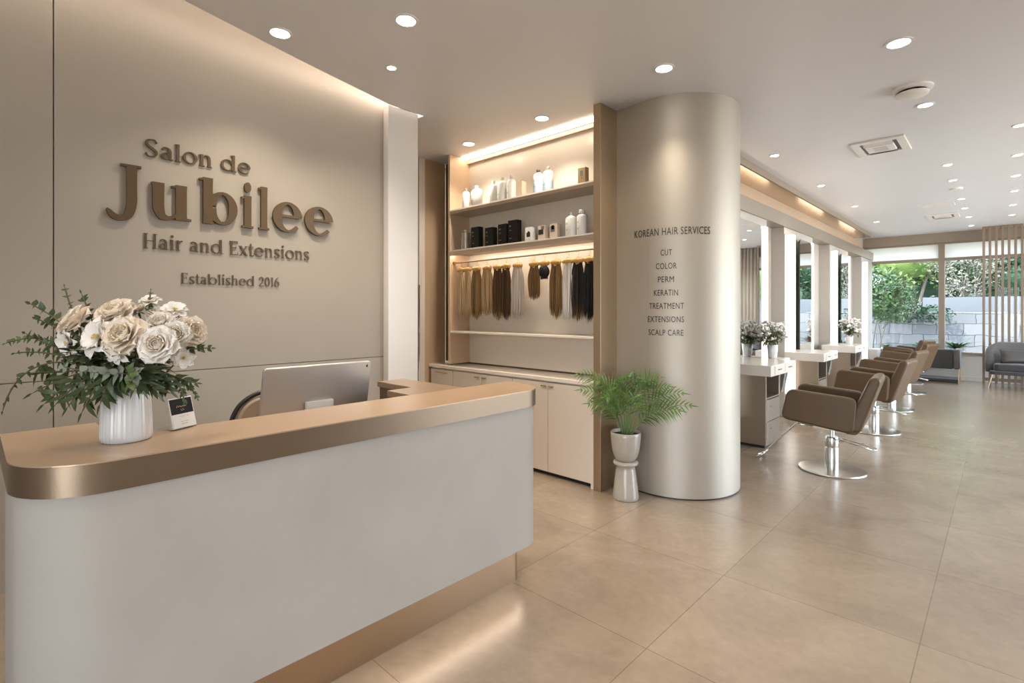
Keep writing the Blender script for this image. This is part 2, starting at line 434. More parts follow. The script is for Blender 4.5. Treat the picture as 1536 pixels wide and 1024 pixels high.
# champagne column and its services list
col=thing('metal_column','curved brushed champagne metal column with a services list','column',(-1.965,4.06,0))
CXc,CYc,CR=-1.965,4.06,.48
pts=[(-2.262-CXc,3.605-CYc)]+[(CR*math.sin(rad(a)),-CR*math.cos(rad(a))) for a in range(0,200,3)]+[(-2.262-CXc,4.55-CYc)]
bm=B(); prism(bm,pts,.012,CE); obj('column_shell',bm,M['champagne'],col,smooth=True)
bm=B(); prism(bm,[(x*.985+(0.005),y*.985) for x,y in pts],0,.012); obj('shadow_gap',bm,M['black'],col)
def curved_text(txt, ang, z, h, width):
    cu=bpy.data.curves.new('t','FONT'); cu.body=txt; cu.size=1; cu.resolution_u=3; cu.space_character=1.08
    to=bpy.data.objects.new('t',cu); C.objects.link(to)
    dg=bpy.context.evaluated_depsgraph_get(); me=bpy.data.meshes.new_from_object(to.evaluated_get(dg))
    bpy.data.objects.remove(to); bpy.data.curves.remove(cu)
    b2=bmesh.new(); b2.from_mesh(me); bpy.data.meshes.remove(me)
    bmesh.ops.triangulate(b2,faces=b2.faces[:])
    bmesh.ops.subdivide_edges(b2,edges=[e for e in b2.edges if e.calc_length()>.25],cuts=2)
    xs=[v.co.x for v in b2.verts]; ys=[v.co.y for v in b2.verts]
    x0,x1,y0,y1=min(xs),max(xs),min(ys),max(ys)
    for v in b2.verts:
        u=((v.co.x-x0)/(x1-x0)-.5)*width; w=((v.co.y-y0)/(y1-y0)-.5)*h
        a=rad(ang)+u/CR; rr=CR+.0012
        v.co=(rr*math.sin(a),-rr*math.cos(a),z+w) if a>0 else (rr*a,-rr-.0006+.0842*abs(rr*a),z+w)
    ext=bmesh.ops.extrude_face_region(b2,geom=b2.faces[:])
    for g in ext['geom']:
        if isinstance(g,bmesh.types.BMVert): g.co.x*=1.003; g.co.y*=1.003
    return b2
for nm,txt,a0,a1,z,h in (('title_line','KOREAN HAIR SERVICES',-14.77,54.61,2.0,.056),('service_line','CUT',11.5,21.4,1.842,.045),('service_line','COLOR',7.2,25.4,1.741,.045),('service_line','PERM',9.1,23.1,1.641,.044),
        ('service_line','KERATIN',5.4,26.5,1.541,.044),('service_line','TREATMENT',.8,31.5,1.442,.044),('service_line','EXTENSIONS',-.5,31.5,1.342,.044),('service_line','SCALP CARE',.2,31.0,1.242,.044)):
    o=obj(nm,curved_text(txt,(a0+a1)/2,z,h,rad(a1-a0)*CR),M['text'],col)
tag(boxo('metal_pillar',M['bronze_pillar'],(-2.33,-2.262,3.375,3.70,0,CE),bevel=.003),'tall narrow bronze pillar between shelving niche and curved column','pillar')

# ------------------------------------------------------------------ cove lights
bm=B()
for (xa,ya),(xb,yb) in zip(cove,cove[1:]):
    pass
rows=[]
for x,y in [(-3.06,-2.9),(-3.06,.45)]+cove[2:]:
    xs=-3.6+.42*(x+3.6); z=1.4+1.62*abs(xs)/abs(x)+.03
    rows.append([bm.verts.new(p) for p in ((xs,y,z),(xs+.014,y,z),(xs+.014,y,z+.014),(xs,y,z+.014))])
for p,q in zip(rows,rows[1:]):
    for k in range(4): bm.faces.new((p[k],p[(k+1)%4],q[(k+1)%4],q[k]))
bm.faces.new(rows[0]); bm.faces.new(rows[-1][::-1])
tag(obj('light_strip',bm,M['led_slot']),'warm light strip hidden in the ceiling slot above the sign wall','light strip')

# ------------------------------------------------------------------ wall lettering
def arc(cx,cy,rx,ry,a0,a1,T,t,n=22,tp0=1,tp1=1):
    out=[]
    for i in range(n+1):
        f=i/n; a=rad(a0+(a1-a0)*f); w=t+(T-t)*abs(math.cos(a))**1.3
        w*= (tp0+(1-tp0)*min(1,f*5))*(tp1+(1-tp1)*min(1,(1-f)*5))
        out.append((cx+(rx-w/2)*math.cos(a), cy+(ry-w/2)*math.sin(a), w))
    return out
def spl(p,n=8):
    out=[]; P=[p[0]]+list(p)+[p[-1]]
    for i in range(1,len(P)-2):
        for k in range(n):
            t=k/n; out.append(tuple(.5*((2*P[i][j])+(-P[i-1][j]+P[i+1][j])*t+(2*P[i-1][j]-5*P[i][j]+4*P[i+1][j]-P[i+2][j])*t*t+(-P[i-1][j]+3*P[i][j]-3*P[i+1][j]+P[i+2][j])*t**3) for j in range(3)))
    out.append(tuple(p[-1])); return out
def glyph(ch,T,t,xh=.70):
    S=[]
    def stem(x,y0,y1,top=True,foot=True,w=None):
        w=w or T
        S.append([(x,y0,w*1.08),(x,y0+(y1-y0)*.15,w),(x,y0+(y1-y0)*.8,w),(x,y1,w*1.06)])
        if foot: S.append([(x-w*.5-t*1.2,y0+t*.4,t*.8),(x+w*.5+t*1.2,y0+t*.4,t*.8)])
        if top: S.append([(x-w*.5-t*1.6,y1-t*.9,t*.7),(x-w*.3,y1-t*.45,t*.9),(x+w*.5,y1-t*.4,t*.8)])
    r=xh/2
    if ch=='J':
        S.append(spl([(.50,1.0,T*1.05),(.50,.6,T),(.50,.25,T),(.43,.03,T*.85),(.27,-.075,T*.42),(.10,-.045,T*.5),(.0,.03,T*.42),(-.06,.09,t*.5)]))
        S.append([(.50-T*.5-t*2.2,1-t*.4,t*.8),(.50+T*.5+t*1.6,1-t*.4,t*.8)]); return S,.75
    if ch=='u':
        S.append(spl([(.14,xh,T*1.05),(.14,.35,T),(.15,.2,T*.98),(.22,.06,T*.7),(.35,.025,t*1.3),(.5,.09,t*1.1),(.6,.2,t)])); S.append([(.0,xh-t*.5,t*.8),(.14,xh-t*.4,t*.9)])
        stem(.62,0,xh,True,False); S.append([(.62,t*.5,t),(.62+T*.5+t*1.6,t*.4,t*.8)]); return S,.82
    if ch in 'bdqo' or ch=='o':
        cx=r+.02
        if ch=='b':
            stem(.12,0.0,1.0,True,False); S.append(arc(.12+r*1.02,r,r*1.08,r,-175,170,T,t)); return S,.12+r*2.1+.06
        if ch=='d':
            S.append(arc(r,r,r*1.02,r,10,350,T,t)); stem(r*2-.03,0,1.0,True,False); S.append([(r*2-.03,t*.5,t),(r*2-.03+T*.5+t*1.6,t*.4,t*.8)]); return S,r*2+.16
        S.append(arc(r,r,r,r,0,360,T,t,36)); return S,r*2+.05
    if ch=='e':
        S.append(arc(r,r,r,r,4,318,T,t,34,1,.5)); S.append([(T*.4,r*1.06,t),(r*2-T*.35,r*1.06,t)]); return S,r*2+.03
    if ch=='i': stem(.14,0,xh); q=.075+T*.17; S.append(arc(.14,.93,q,q,0,360,q*.98,q*.98,24)); return S,.32
    if ch=='l': stem(.14,0,1.0); return S,.32
    if ch=='n' or ch=='h':
        stem(.13,0,xh if ch=='n' else 1.0)
        S.append(spl([(.15,xh*.6,t),(.22,xh*.84,t*1.1),(.35,xh-t*.7,T*.5),(.47,xh*.86,T*.85),(.51,xh*.6,T),(.51,.1,T),(.51,0,T*1.05)])); S.append([(.51-T*.5-t*1.2,t*.4,t*.8),(.51+T*.5+t*1.2,t*.4,t*.8)]); return S,.70
    if ch=='r': stem(.13,0,xh); S.append(spl([(.16,xh*.58,t),(.22,xh*.82,t*1.2),(.32,xh-T*.35,T*.6),(.42,xh-T*.4,T*.75)])); return S,.47
    if ch=='a':
        S.append(spl([(.08,xh*.78,T*.8),(.13,xh-t,t*1.4),(.26,xh-t*.5,t*1.1),(.40,xh*.86,T*.7),(.44,xh*.65,T),(.44,.15,T),(.48,.03,T*.6),(.58,.04,t)]))
        S.append(arc(.25,xh*.29,.23,xh*.29,40,325,T,t,24)); return S,.62
    if ch=='s' or ch=='S':
        k=xh if ch=='s' else 1.0; w=.46 if ch=='s' else .60
        S.append(spl([(.88*w,.80*k,T*.55),(.76*w,.95*k,t*1.1),(.50*w,k-t*.5,t*1.1),(.22*w,.90*k,T*.7),(.14*w,.74*k,T*.95),(.30*w,.58*k,T),(.62*w,.45*k,T),(.86*w,.29*k,T*.95),(.78*w,.10*k,T*.7),(.50*w,t*.5,t*1.1),(.2*w,.06*k,t*1.1),(.08*w,.22*k,T*.55)])); return S,w+.05
    if ch=='t': S.append(spl([(.16,.92,t*1.2),(.16,.6,T),(.16,.2,T),(.2,.05,T*.7),(.3,.02,t*1.3),(.38,.07,t)])); S.append([(.0,xh-t*.5,t),(.36,xh-t*.5,t)]); return S,.40
    if ch=='x':
        S.append([(.06,xh,T),(.52,0,T)]); S.append([(.50,xh,t*1.2),(.06,0,t*1.2)])
        for x,y in ((.06,xh-t*.4),(.5,xh-t*.4),(.06,t*.4),(.52,t*.4)): S.append([(x-.09,y,t*.8),(x+.09,y,t*.8)])
        return S,.62
    if ch=='H':
        for x in (.14,.68): stem(x,0,1.0,False,True); S.append([(x-T*.5-t*1.2,1-t*.4,t*.8),(x+T*.5+t*1.2,1-t*.4,t*.8)])
        S.append([(.14,.52,t),(.68,.52,t)]); return S,.86
    if ch=='E':
        stem(.14,0,1.0,False,False); S.append([(.02,1-t*.5,t),(.58,1-t*.5,t)]); S.append([(.14,.53,t),(.48,.53,t)]); S.append([(.02,t*.5,t),(.60,t*.5,t)])
        S.append([(.565,1.0,t*.5),(.58,.82,t*.9)]); S.append([(.47,.62,t*.9),(.47,.44,t*.9)]); S.append([(.59,0,t*.6),(.60,.2,t*.9)]); return S,.68
    k=.95
    if ch=='2':
        S.append(spl([(.04,.66*k,T*.6),(.1,.88*k,t*1.5),(.26,k-t*.5,t*1.2),(.43,.86*k,T*.8),(.44,.68*k,T),(.30,.40*k,T*.7),(.12,.17*k,t*1.5),(.05,.06*k,t)])); S.append([(.04,T*.35,T*.6),(.50,T*.35,T*.6)]); return S,.58
    if ch=='0': S.append(arc(.27,k/2,.27,k/2,0,360,T,t,36)); return S,.60
    if ch=='1': stem(.16,0,k,True,True); return S,.36
    if ch=='6': S.append(arc(.26,.27*k+.03,.26,.27*k+.03,0,360,T,t,30)); S.append(spl([(.42,k,t),(.26,.9*k,T*.6),(.1,.62*k,T*.9),(.075,.36*k,T)])); return S,.58
    return S,.3
def strokes_bm(bm,S,fy,fz,D0,D1):
    """extrude strokes of (x,y,w); fy/fz map glyph space to the wall plane"""
    for si,st in enumerate(S):
        d1=D1-si*.0005; d0=D0+si*.0003
        n=len(st); Lp=[];Rp=[]
        for i,(x,y,w) in enumerate(st):
            a=st[max(i-1,0)]; b=st[min(i+1,n-1)]; dx,dy=b[0]-a[0],b[1]-a[1]; l=math.hypot(dx,dy) or 1
            nx,ny=-dy/l,dx/l
            Lp.append((x+nx*w/2,y+ny*w/2)); Rp.append((x-nx*w/2,y-ny*w/2))
        V=[]
        for P in (Lp,Rp): V.append(([bm.verts.new((d0,fy(x),fz(y))) for x,y in P],[bm.verts.new((d1,fy(x),fz(y))) for x,y in P]))
        (l0,l1),(r0,r1)=V
        for i in range(n-1):
            bm.faces.new((l1[i],r1[i],r1[i+1],l1[i+1])); bm.faces.new((l0[i],l0[i+1],r0[i+1],r0[i]))
            bm.faces.new((l0[i],l1[i],l1[i+1],l0[i+1])); bm.faces.new((r0[i],r0[i+1],r1[i+1],r1[i]))
        bm.faces.new((l0[0],r0[0],r1[0],l1[0])); bm.faces.new((l0[-1],l1[-1],r1[-1],r0[-1]))
sign=thing('wall_lettering','raised bronze salon name lettering on the greige wall','sign',(-3.6,1.19,1.9))
def off(o): o.location=-Vector(o.parent.location); return o
JX=[('J',.52,.686),('u',.724,.939),('b',.971,1.195),('i',1.218,1.292),('l',1.324,1.392),('e',1.417,1.618),('e',1.638,1.849)]
base,asc=1.945,.285
line=bpy.data.objects.new('name_line',None); C.objects.link(line); line.parent=sign
for ch,y0,y1 in JX:
    S,_=glyph(ch,.235 if ch!='e' else .22,.062,.735)
    xs=[p[0]+s*p[2]/2 for st in S for p in st for s in (-1,1)] if ch in 'Jube' else [p[0]+s*p[2]*.0 for st in S for p in st for s in (-1,1)]
    a,b=min(xs),max(xs)
    bm=B(); strokes_bm(bm,S,lambda x:y0+(x-a)/(b-a)*(y1-y0)-1.19,lambda y:base+y*asc-1.9,0.004,.026)
    o=obj('letter',bm,M['letter'],line)
def text_line(name,txt,y0,y1,zb,cap,T,t,depth):
    x=0; items=[]
    for ch in txt:
        if ch==' ': x+=.36; continue
        S,w=glyph(ch,T,t); items.append((x,S)); x+=w+.05
    tot=x-.08
    k=(y1-y0)/tot
    ln=bpy.data.objects.new(name,None); C.objects.link(ln); ln.parent=sign
    words=[[]]; pos=0
    for ch in txt:
        if ch==' ': words.append([]); continue
        words[-1].append(items[pos]); pos+=1
    for wd in words:
        bm=B()
        for gx,S in wd: strokes_bm(bm,S,lambda v:y0+(gx+v)*k-1.19,lambda v:zb+v*cap-1.9,.003,depth)
        obj('word',bm,M['letter'],ln)
text_line('heading_line','Salon de',.70,1.278,2.298,.104,.135,.055,.014)
text_line('subtitle_line','Hair and Extensions',.694,1.678,1.765,.088,.12,.055,.010)
text_line('date_line','Established 2016',.883,1.468,1.568,.066,.115,.055,.008)

# ------------------------------------------------------------------ reception desk
desk=thing('reception_desk','long pale plaster reception desk with rounded ends and bronze top band','desk',(-1.9,1.1,0))
def D(bm,n,m,**k): o=obj(n,bm,m,desk,**k); o.location=-Vector(desk.location); return o
def desk_outline(ins):
    p=[]
    for i in range(13):
        a=rad(-90+90*i/12); p.append((-1.94+(.20-ins)*math.cos(a), .27+(.20-ins)*math.sin(a)))
    for i in range(17):
        a=rad(90*i/16); p.append((-2.0+(.26-ins)*math.cos(a), 1.95+(.19-ins)*math.sin(a)))
    p.append((-2.06+ins*.3,2.14-ins))
    return p
o0=desk_outline(0)
top=o0+[(-2.06,.315),(-2.18,.315),(-2.37,.315),(-2.37,.07)]
bm=B(); prism(bm,top,.996,1.0); D(bm,'countertop',M['bronze_top'])
bm=B(); prism(bm,top,.915,.9955); D(bm,'edge_band',M['bronze_band'],smooth=True)
body=desk_outline(.012)+[(-2.05,.30),(-2.36,.30),(-2.36,.082)]
bm=B(); prism(bm,body,.205,.915); D(bm,'front_panel',M['desk_stone'],smooth=True)
kick=desk_outline(.10)+[(-2.04,.30),(-2.2,.30),(-2.2,.17)]
bm=B(); prism(bm,kick,0,.204); D(bm,'plinth',M['bronze'],smooth=True)
a=desk_outline(.082); b_=desk_outline(.092)
bm=B(); prism(bm,a[3:-2]+b_[3:-2][::-1],.186,.203); D(bm,'under_light',M['led_cove'])
bm=B(); prism(bm,[(-2.06,1.80),(-2.61,1.80),(-2.61,1.62),(-2.28,1.62),(-2.27,1.465),(-2.06,1.465)],.968,.998); D(bm,'return_top',M['return_top'],bevel=.002)
bm=B(); prism(bm,[(-2.06,1.79),(-2.60,1.79),(-2.60,1.63),(-2.27,1.63),(-2.26,1.475),(-2.06,1.475)],.0,.968); D(bm,'return_cabinet',M['bronze_dark'])
bm=B(); box(bm,-2.75,-2.062,.32,1.46,.70,.735); box(bm,-2.74,-2.70,.32,.36,0,.70); D(bm,'work_surface',M['bronze_top'],bevel=.002)

# all-in-one computer seen from behind
pc=thing('desktop_computer','silver all-in-one computer seen from behind over the reception counter','computer',(-2.42,1.17,.735))
tilt=Matrix.Rotation(rad(11),4,'Y')
bm=B(); prism_xz(bm,rrect(-.27,.27,-.115,.205,.018,5),-.009,.009)
bmesh.ops.transform(bm,matrix=Matrix.Translation((0,0,.21))@tilt@Matrix.Rotation(rad(90),4,'Z'),verts=bm.verts)
obj('monitor_shell',bm,M['alu'],pc,smooth=True,bevel=.004)
bm=B(); prism_xz(bm,rrect(-.255,.255,-.10,.19,.01,4),-.002,.002)
bmesh.ops.transform(bm,matrix=Matrix.Translation((-.0115,0,.21))@tilt@Matrix.Rotation(rad(90),4,'Z'),verts=bm.verts)
obj('screen',bm,M['black'],pc)
bm=B(); box(bm,.012,.03,-.07,.07,0,.235); box(bm,-.10,.03,-.07,.07,0,.006); obj('stand',bm,M['white'],pc,bevel=.004)
bm=B(); ellipsoid(bm,(0,0,0),.0012,.0052,.0062,10,8); ellipsoid(bm,(0,.001,.0082),.001,.0014,.003,8,6,Matrix.Rotation(rad(-35),3,'X'))
bmesh.ops.transform(bm,matrix=Matrix.Translation((0,0,.21))@tilt@Matrix.Translation((.0092,.245,.18)),verts=bm.verts)
obj('logo_mark',bm,M['black'],pc,smooth='all')

# receptionist chair
oc=thing('office_chair','tan desk chair with black rim behind the reception computer','chair',(-3.0,1.09,0))
bm=B(); prism_xz(bm,rounded([(-.19,.56),(-.21,.82),(-.15,.955),(0,.985),(.15,.955),(.21,.82),(.19,.56)],.12,6),-.025,.025)
bmesh.ops.transform(bm,matrix=Matrix.Translation((.27,0,0))@Matrix.Rotation(rad(90),4,'Z'),verts=bm.verts); obj('backrest',bm,M['tan_leather'],oc,smooth=True,bevel=.012)
loop=[(.275,-.19,.56),(.275,-.215,.70),(.275,-.218,.82),(.275,-.18,.925),(.275,-.10,.982),(.275,0,.995),(.275,.10,.982),(.275,.18,.925),(.275,.218,.82),(.275,.215,.70),(.275,.19,.56)]
bm=B(); tube(bm,[p[:3] for p in spl(loop,5)],.012,8); obj('back_frame',bm,M['black'],oc,smooth='all')
bm=B(); prism(bm,rrect(-.24,.22,-.23,.23,.09),.43,.50); obj('seat',bm,M['tan_leather'],oc,smooth=True,bevel=.02)
bm=B(); tube(bm,[(.20,0,.43),(.30,0,.47),(.305,0,.62)],.02,8); obj('back_bracket',bm,M['black'],oc)
bm=B(); cyl(bm,(0,0,.08),.03,.35); obj('gas_post',bm,M['chrome'],oc,smooth=True)
bm=B()
for k in range(5):
    a=2*PI*k/5; tube(bm,[(0,0,.09),(.26*math.cos(a),.26*math.sin(a),.07)],[.025,.016],8); ellipsoid(bm,(.26*math.cos(a),.26*math.sin(a),.03),.03,.03,.03,10,8)
obj('star_base',bm,M['black'],oc,smooth='all')

# ------------------------------------------------------------------ vase and bouquet
VX,VY=-1.985,.340
vase=thing('ribbed_vase','white ribbed ceramic vase holding the bouquet on the reception desk','vase',(VX,VY,1.0))
bm=B(); lathe(bm,[(0,0),(.062,0),(.0665,.005),(.0675,.02),(.0668,.05),(.0645,.10),(.0612,.15),(.0585,.19),(.056,.191),(.0545,.186),(.057,.15),(.060,.06),(0,.02)],seg=192,flute=.009,fn=32)
obj('vase_body',bm,M['ceramic'],vase,smooth='all')

cR=Vector((math.cos(TH),math.sin(TH),0)); cT=Vector((math.sin(TH),-math.cos(TH),0)); UP=Vector((0,0,1))
DEP=1.61
def bq(px,py,w=0):
    """bouquet point: sideways and up measured at the vase, w towards the room"""
    d=DEP-w
    return Vector((0,0,1.4))-cT*d+cR*((px-768)/775*d)+UP*((467-py)/775*d)
mouth=Vector((VX,VY,1.16))
def petal_bm(bm,L,W,cup,curl,mtx,n=5,ruf=0,ph=0):
    rows=[]
    for i in range(n+1):
        t=1-(1-i/n)**1.5; w=W*math.sqrt(max(.02,1-((t-.60)/(.63 if t<.6 else .403))**2))
        z=cup*L*(t**1.4)-curl*L*max(0,t-.62)**1.7*3.2; y=L*t*(1-.18*curl*t)
        row=[]
        for k in range(5):
            u=(k-2)/2
            row.append(bm.verts.new(mtx@Vector((u*w*.5, y-(u*u)*.06*L*t, z+(u*u)*.16*W*(1.0 if cup>0 else .4)+ruf*L*math.sin(7*u+ph)*t*t))))
        rows.append(row)
    for p,q in zip(rows,rows[1:]):
        for k in range(4): bm.faces.new((p[k],p[k+1],q[k+1],q[k]))
def rose_meshes(seed,ruf=.007):
    r=random.Random(seed); outer=B(); core=B()
    for ring,(n,L,W,el,rad0) in enumerate([(7,.049,.050,6,.004),(7,.046,.046,26,.006),(6,.040,.040,46,.008),(6,.033,.034,60,.009),(6,.027,.028,70,.009),(5,.022,.023,78,.008),(5,.018,.018,84,.006),(4,.014,.014,90,.004)]):
        for k in range(n):
            a=2*PI*k/n+ring*.55+r.uniform(-.12,.12)
            mt=Matrix.Rotation(a,4,'Z')@Matrix.Translation((0,rad0,ring*.0012))@Matrix.Rotation(rad(el+r.uniform(-5,5)),4,'X')
            petal_bm(outer if ring<3 else core,L*r.uniform(.94,1.05),W,.16,.34 if ring<3 else .16,mt,8,ruf*(1 if ring<4 else .4),r.uniform(0,6))
    return outer,core
def open_flower(seed,n=8,L=.05,W=.030):
    r=random.Random(seed); p=B(); c=B()
    for layer,(m,el) in enumerate(((n,14),(n-1,36))):
        for k in range(m):
            a=2*PI*k/m+layer*.4+r.uniform(-.1,.1)
            petal_bm(p,L*(1-.18*layer)*r.uniform(.9,1.08),W,.10,.35,Matrix.Rotation(a,4,'Z')@Matrix.Translation((0,.004,layer*.002))@Matrix.Rotation(rad(el+r.uniform(-6,6)),4,'X'),6,.03,r.uniform(0,6))
    for k in range(9):
        a=2*PI*k/9; tube(c,[(0,0,.003),(.006*math.cos(a),.006*math.sin(a),.016)],[.0009,.0016],5)
    return p,c
me_cache={}
def bloom(kind,i):
    key=(kind,i%2)
    if key not in me_cache:
        if kind=='rose':
            a,b=rose_meshes(3+i%2)
            oa=obj('outer_petals',a,M['petal'],smooth='all'); ob=obj('inner_petals',b,M['petal_core'],smooth='all')
        elif kind=='ruffled':
            a,b=rose_meshes(13+i%2,.025)
            oa=obj('outer_petals',a,M['petal_w'],smooth='all'); ob=obj('inner_petals',b,M['petal'],smooth='all')
        else:
            a,b=open_flower(23+i%2)
            oa=obj('petals',a,M['petal_w'],smooth='all'); ob=obj('stamens',b,M['stamen'],smooth='all')
        me_cache[key]=(oa.name.split('.')[0],oa.data,ob.name.split('.')[0],ob.data)
        bpy.data.objects.remove(oa); bpy.data.objects.remove(ob)
    return me_cache[key]
def flower(kind,name,label,px,py,rpx,w,face,i):
    p=bq(px,py,w)
    t=thing(name,label,'flower',p,0,'ivory flowers in the reception bouquet')
    n=(cR*face[0]+UP*face[1]+cT*face[2]).normalized()
    q=n.to_track_quat('Z','Y')
    s=rpx*(DEP-w)/775/.048
    na,ma,nb,mb=bloom(kind,i)
    for nm,me in ((na,ma),(nb,mb)):
        o=bpy.data.objects.new(nm,me); C.objects.link(o); o.parent=t; o.rotation_mode='QUATERNION'; o.rotation_quaternion=q; o.scale=(s,s,s)
    end=mouth+(p-mouth)*.1+Vector((R.uniform(-.02,.02),R.uniform(-.02,.02),-.06))
    a=Vector((0,0,0)); b=-n*.05*s; c=end-p
    pts=[]
    for k in range(9):
        u=k/8; pts.append(b*(2*u*(1-u)*1.3)+c*(u*u)+a*((1-u)**2))
    bm=B(); tube(bm,pts,[.004*s]+[.0026]*8,6); obj('stem',bm,M['leaf_mid'],t,smooth='all')
    bm=B()
    for k in range(5):
        aa=2*PI*k/5; petal_bm(bm,.022,.010,-.5,.2,Matrix.Rotation(aa,4,'Z')@Matrix.Translation((0,.003,-.004)),3)
    o=obj('sepals',bm,M['leaf_mid'],t,smooth='all'); o.rotation_mode='QUATERNION'; o.rotation_quaternion=q; o.scale=(s,s,s)
flower('rose','rose','large blush rose at the upper left of the bouquet, facing left',119,485,29,.04,(-.55,.55,.6),0)
flower('rose','rose','wide cream rose at the top middle of the bouquet',177,474,29,.02,(-.05,.75,.6),1)
flower('rose','rose','open cream rose with golden heart at the bouquet centre',191,506,33,.12,(.0,.42,.9),0)
flower('open','open_flower','white flower with pointed petals left of the central rose',150,507,31,.10,(-.25,.3,.9),0)
flower('open','open_flower','drooping white flower below the blush rose',106,513,23,.07,(-.4,-.2,.9),1)
flower('ruffled','ruffled_rose','ruffled white rose right of the central rose',240,518,30,.12,(.15,.25,.9),0)
flower('ruffled','ruffled_rose','small creamy bloom behind the ruffled white rose',243,487,21,.05,(.1,.6,.7),1)
flower('ruffled','ruffled_rose','pale bloom between the ruffled rose and the far right rose',264,503,22,.06,(.45,.3,.8),0)
flower('rose','rose','white rose at the far right of the bouquet, facing right',284,498,25,.0,(.9,.25,.35),1)
flower('open','open_flower','small upright white bloom at the very top of the bouquet',225,454,17,-.03,(.1,.9,.35),0)
flower('open','open_flower','white bloom at the upper right of the bouquet',262,467,19,-.02,(.35,.75,.5),1)
flower('ruffled','ruffled_rose','half hidden bloom left of the topmost bloom',208,468,14,-.04,(-.2,.7,.5),0)
flower('ruffled','ruffled_rose','peach tinted bloom behind the small creamy bloom',236,473,16,-.03,(.1,.8,.5),1)
flower('open','open_flower','tiny white waxy cluster at the lower right of the bouquet',275,536,17,.03,(.6,-.1,.8),0)
flower('open','open_flower','white petals showing under the central rose',178,526,20,.11,(-.1,-.2,.95),1)

def leaf_bm(bm,p,d,nrm,L,W,fold=.15,droop=0.,n=4,shape=.7):
    d=Vector(d).normalized(); s=d.cross(Vector(nrm)); 
    if s.length<1e-4: s=d.orthogonal()
    s.normalize(); nn=s.cross(d).normalized()
    rows=[]
    for i in range(n+1):
        t=i/n; w=W*.5*max(.02,math.sin(PI*min(1,t**shape*.97+.03)))
        c=Vector(p)+d*(L*t)+nn*(-droop*L*t*t)
        rows.append((bm.verts.new(c-s*w+nn*fold*w),bm.verts.new(c),bm.verts.new(c+s*w+nn*fold*w)))
    for a,b in zip(rows,rows[1:]):
        bm.faces.new((a[0],a[1],b[1],b[0])); bm.faces.new((a[1],a[2],b[2],b[1]))
def curve3(a,b,c,n=10):
    return [a*(1-k/n)**2+b*(2*k/n*(1-k/n))+c*(k/n)**2 for k in range(n+1)]
def sprig(name,label,p0,pm,p1,m,nleaf,L,W,pair=True,start=.3,sag=.25):
    r=random.Random(int(p1.x*9999)); base=mouth+Vector((0,0,-.05))
    t=thing(name,label,'greenery',mouth+Vector((0,0,-.04)),0,'leafy sprigs in the reception bouquet')
    o=Vector(t.location)
    pts=curve3(p0-o,pm-o,p1-o,16); pts=[Vector((0,0,-.02))]+pts
    bm=B(); tube(bm,pts,[.0022]*(len(pts)-1)+[.0009],5); obj('stem',bm,M['stem'],t,smooth='all')
    bm=B()
    for k in range(nleaf):
        f=start+(1-start)*k/(nleaf-1 if nleaf>1 else 1)
        i=min(len(pts)-2,max(1,int(f*(len(pts)-2)))); p=pts[i]; d=(pts[i+1]-pts[i-1]).normalized()
        side=d.cross(cT); side.normalize()
        for sgn in ((1,-1) if pair else ((1,) if k%2 else (-1,))):
            dd=d*r.uniform(.4,.8)+side*sgn*r.uniform(.5,.9)+cT*r.uniform(-.5,.5)-UP*sag*r.random()
            leaf_bm(bm,p,dd,cT+UP*.5+Vector((r.uniform(-.4,.4),)*3),L*1.15*r.uniform(.75,1.1)*(1-.3*f),W*1.5*r.uniform(.8,1.1)*(1-.25*f),.2,.25)
    dd=pts[-1]-pts[-2]; leaf_bm(bm,pts[-1],dd,cT+UP*.4,L*.6,W*.6,.2,.1)
    obj('leaves',bm,m,t,smooth='all')
LM=M['leaf_mid']; LD=M['leaf']
S0=mouth
sprig('leafy_sprig','long leafy sprig reaching up to the left tip of the bouquet',bq(140,540),bq(100,480),bq(46,456),LD,8,.038,.016)
sprig('leafy_sprig','thin pale sprig pointing straight up above the blush rose',bq(130,520),bq(108,470),bq(97,430),LM,8,.018,.008)
sprig('leafy_sprig','short sprig with slim leaves above the roses at left',bq(150,510),bq(135,470),bq(122,440),LD,7,.024,.010)
sprig('leafy_sprig','twiggy sprig reaching out level at far left',bq(140,545,.03),bq(70,490),bq(8,515),LM,14,.022,.010,True,.2)
sprig('trailing_vine','long vine drooping over the left side of the desk',bq(140,550,.05),bq(30,520,.08),bq(4,616,.08),LD,16,.024,.011,False,.25,.6)
sprig('leafy_sprig','leafy sprig reaching low to the left below the twiggy one',bq(150,555,.06),bq(80,520,.08),bq(22,530,.06),LD,12,.026,.012)
sprig('leafy_sprig','upper left filler sprig behind the blush rose',bq(140,530,-.03),bq(90,490,-.03),bq(55,478,-.03),LD,10,.030,.014)
sprig('leafy_sprig','dark sprig level with the drooping white flower',bq(150,550,.02),bq(90,525,.05),bq(38,500,.02),LD,11,.030,.014)
sprig('leafy_sprig','sprig with round leaves at the right edge of the bouquet',bq(230,545,.04),bq(275,520,.03),bq(317,522,.02),LD,7,.022,.012,True,.45)
sprig('leafy_sprig','sprig arching down toward the card stand',bq(230,560,.06),bq(275,565,.08),bq(276,604,.08),LD,9,.020,.009,True,.35,.4)
sprig('leafy_sprig','slim sprig hanging right of the card stand',bq(240,558,.05),bq(285,570,.05),bq(296,597,.04),LM,7,.018,.008,True,.4)
sprig('leafy_sprig','upright bud sprig above the topmost bloom',bq(220,500,-.02),bq(222,470,-.02),bq(226,436,-.02),LM,5,.014,.006,True,.55)
sprig('leafy_sprig','sprig with long leaves at the lower right',bq(230,550,.05),bq(270,570,.05),bq(295,574,.05),LD,6,.030,.009,True,.5)
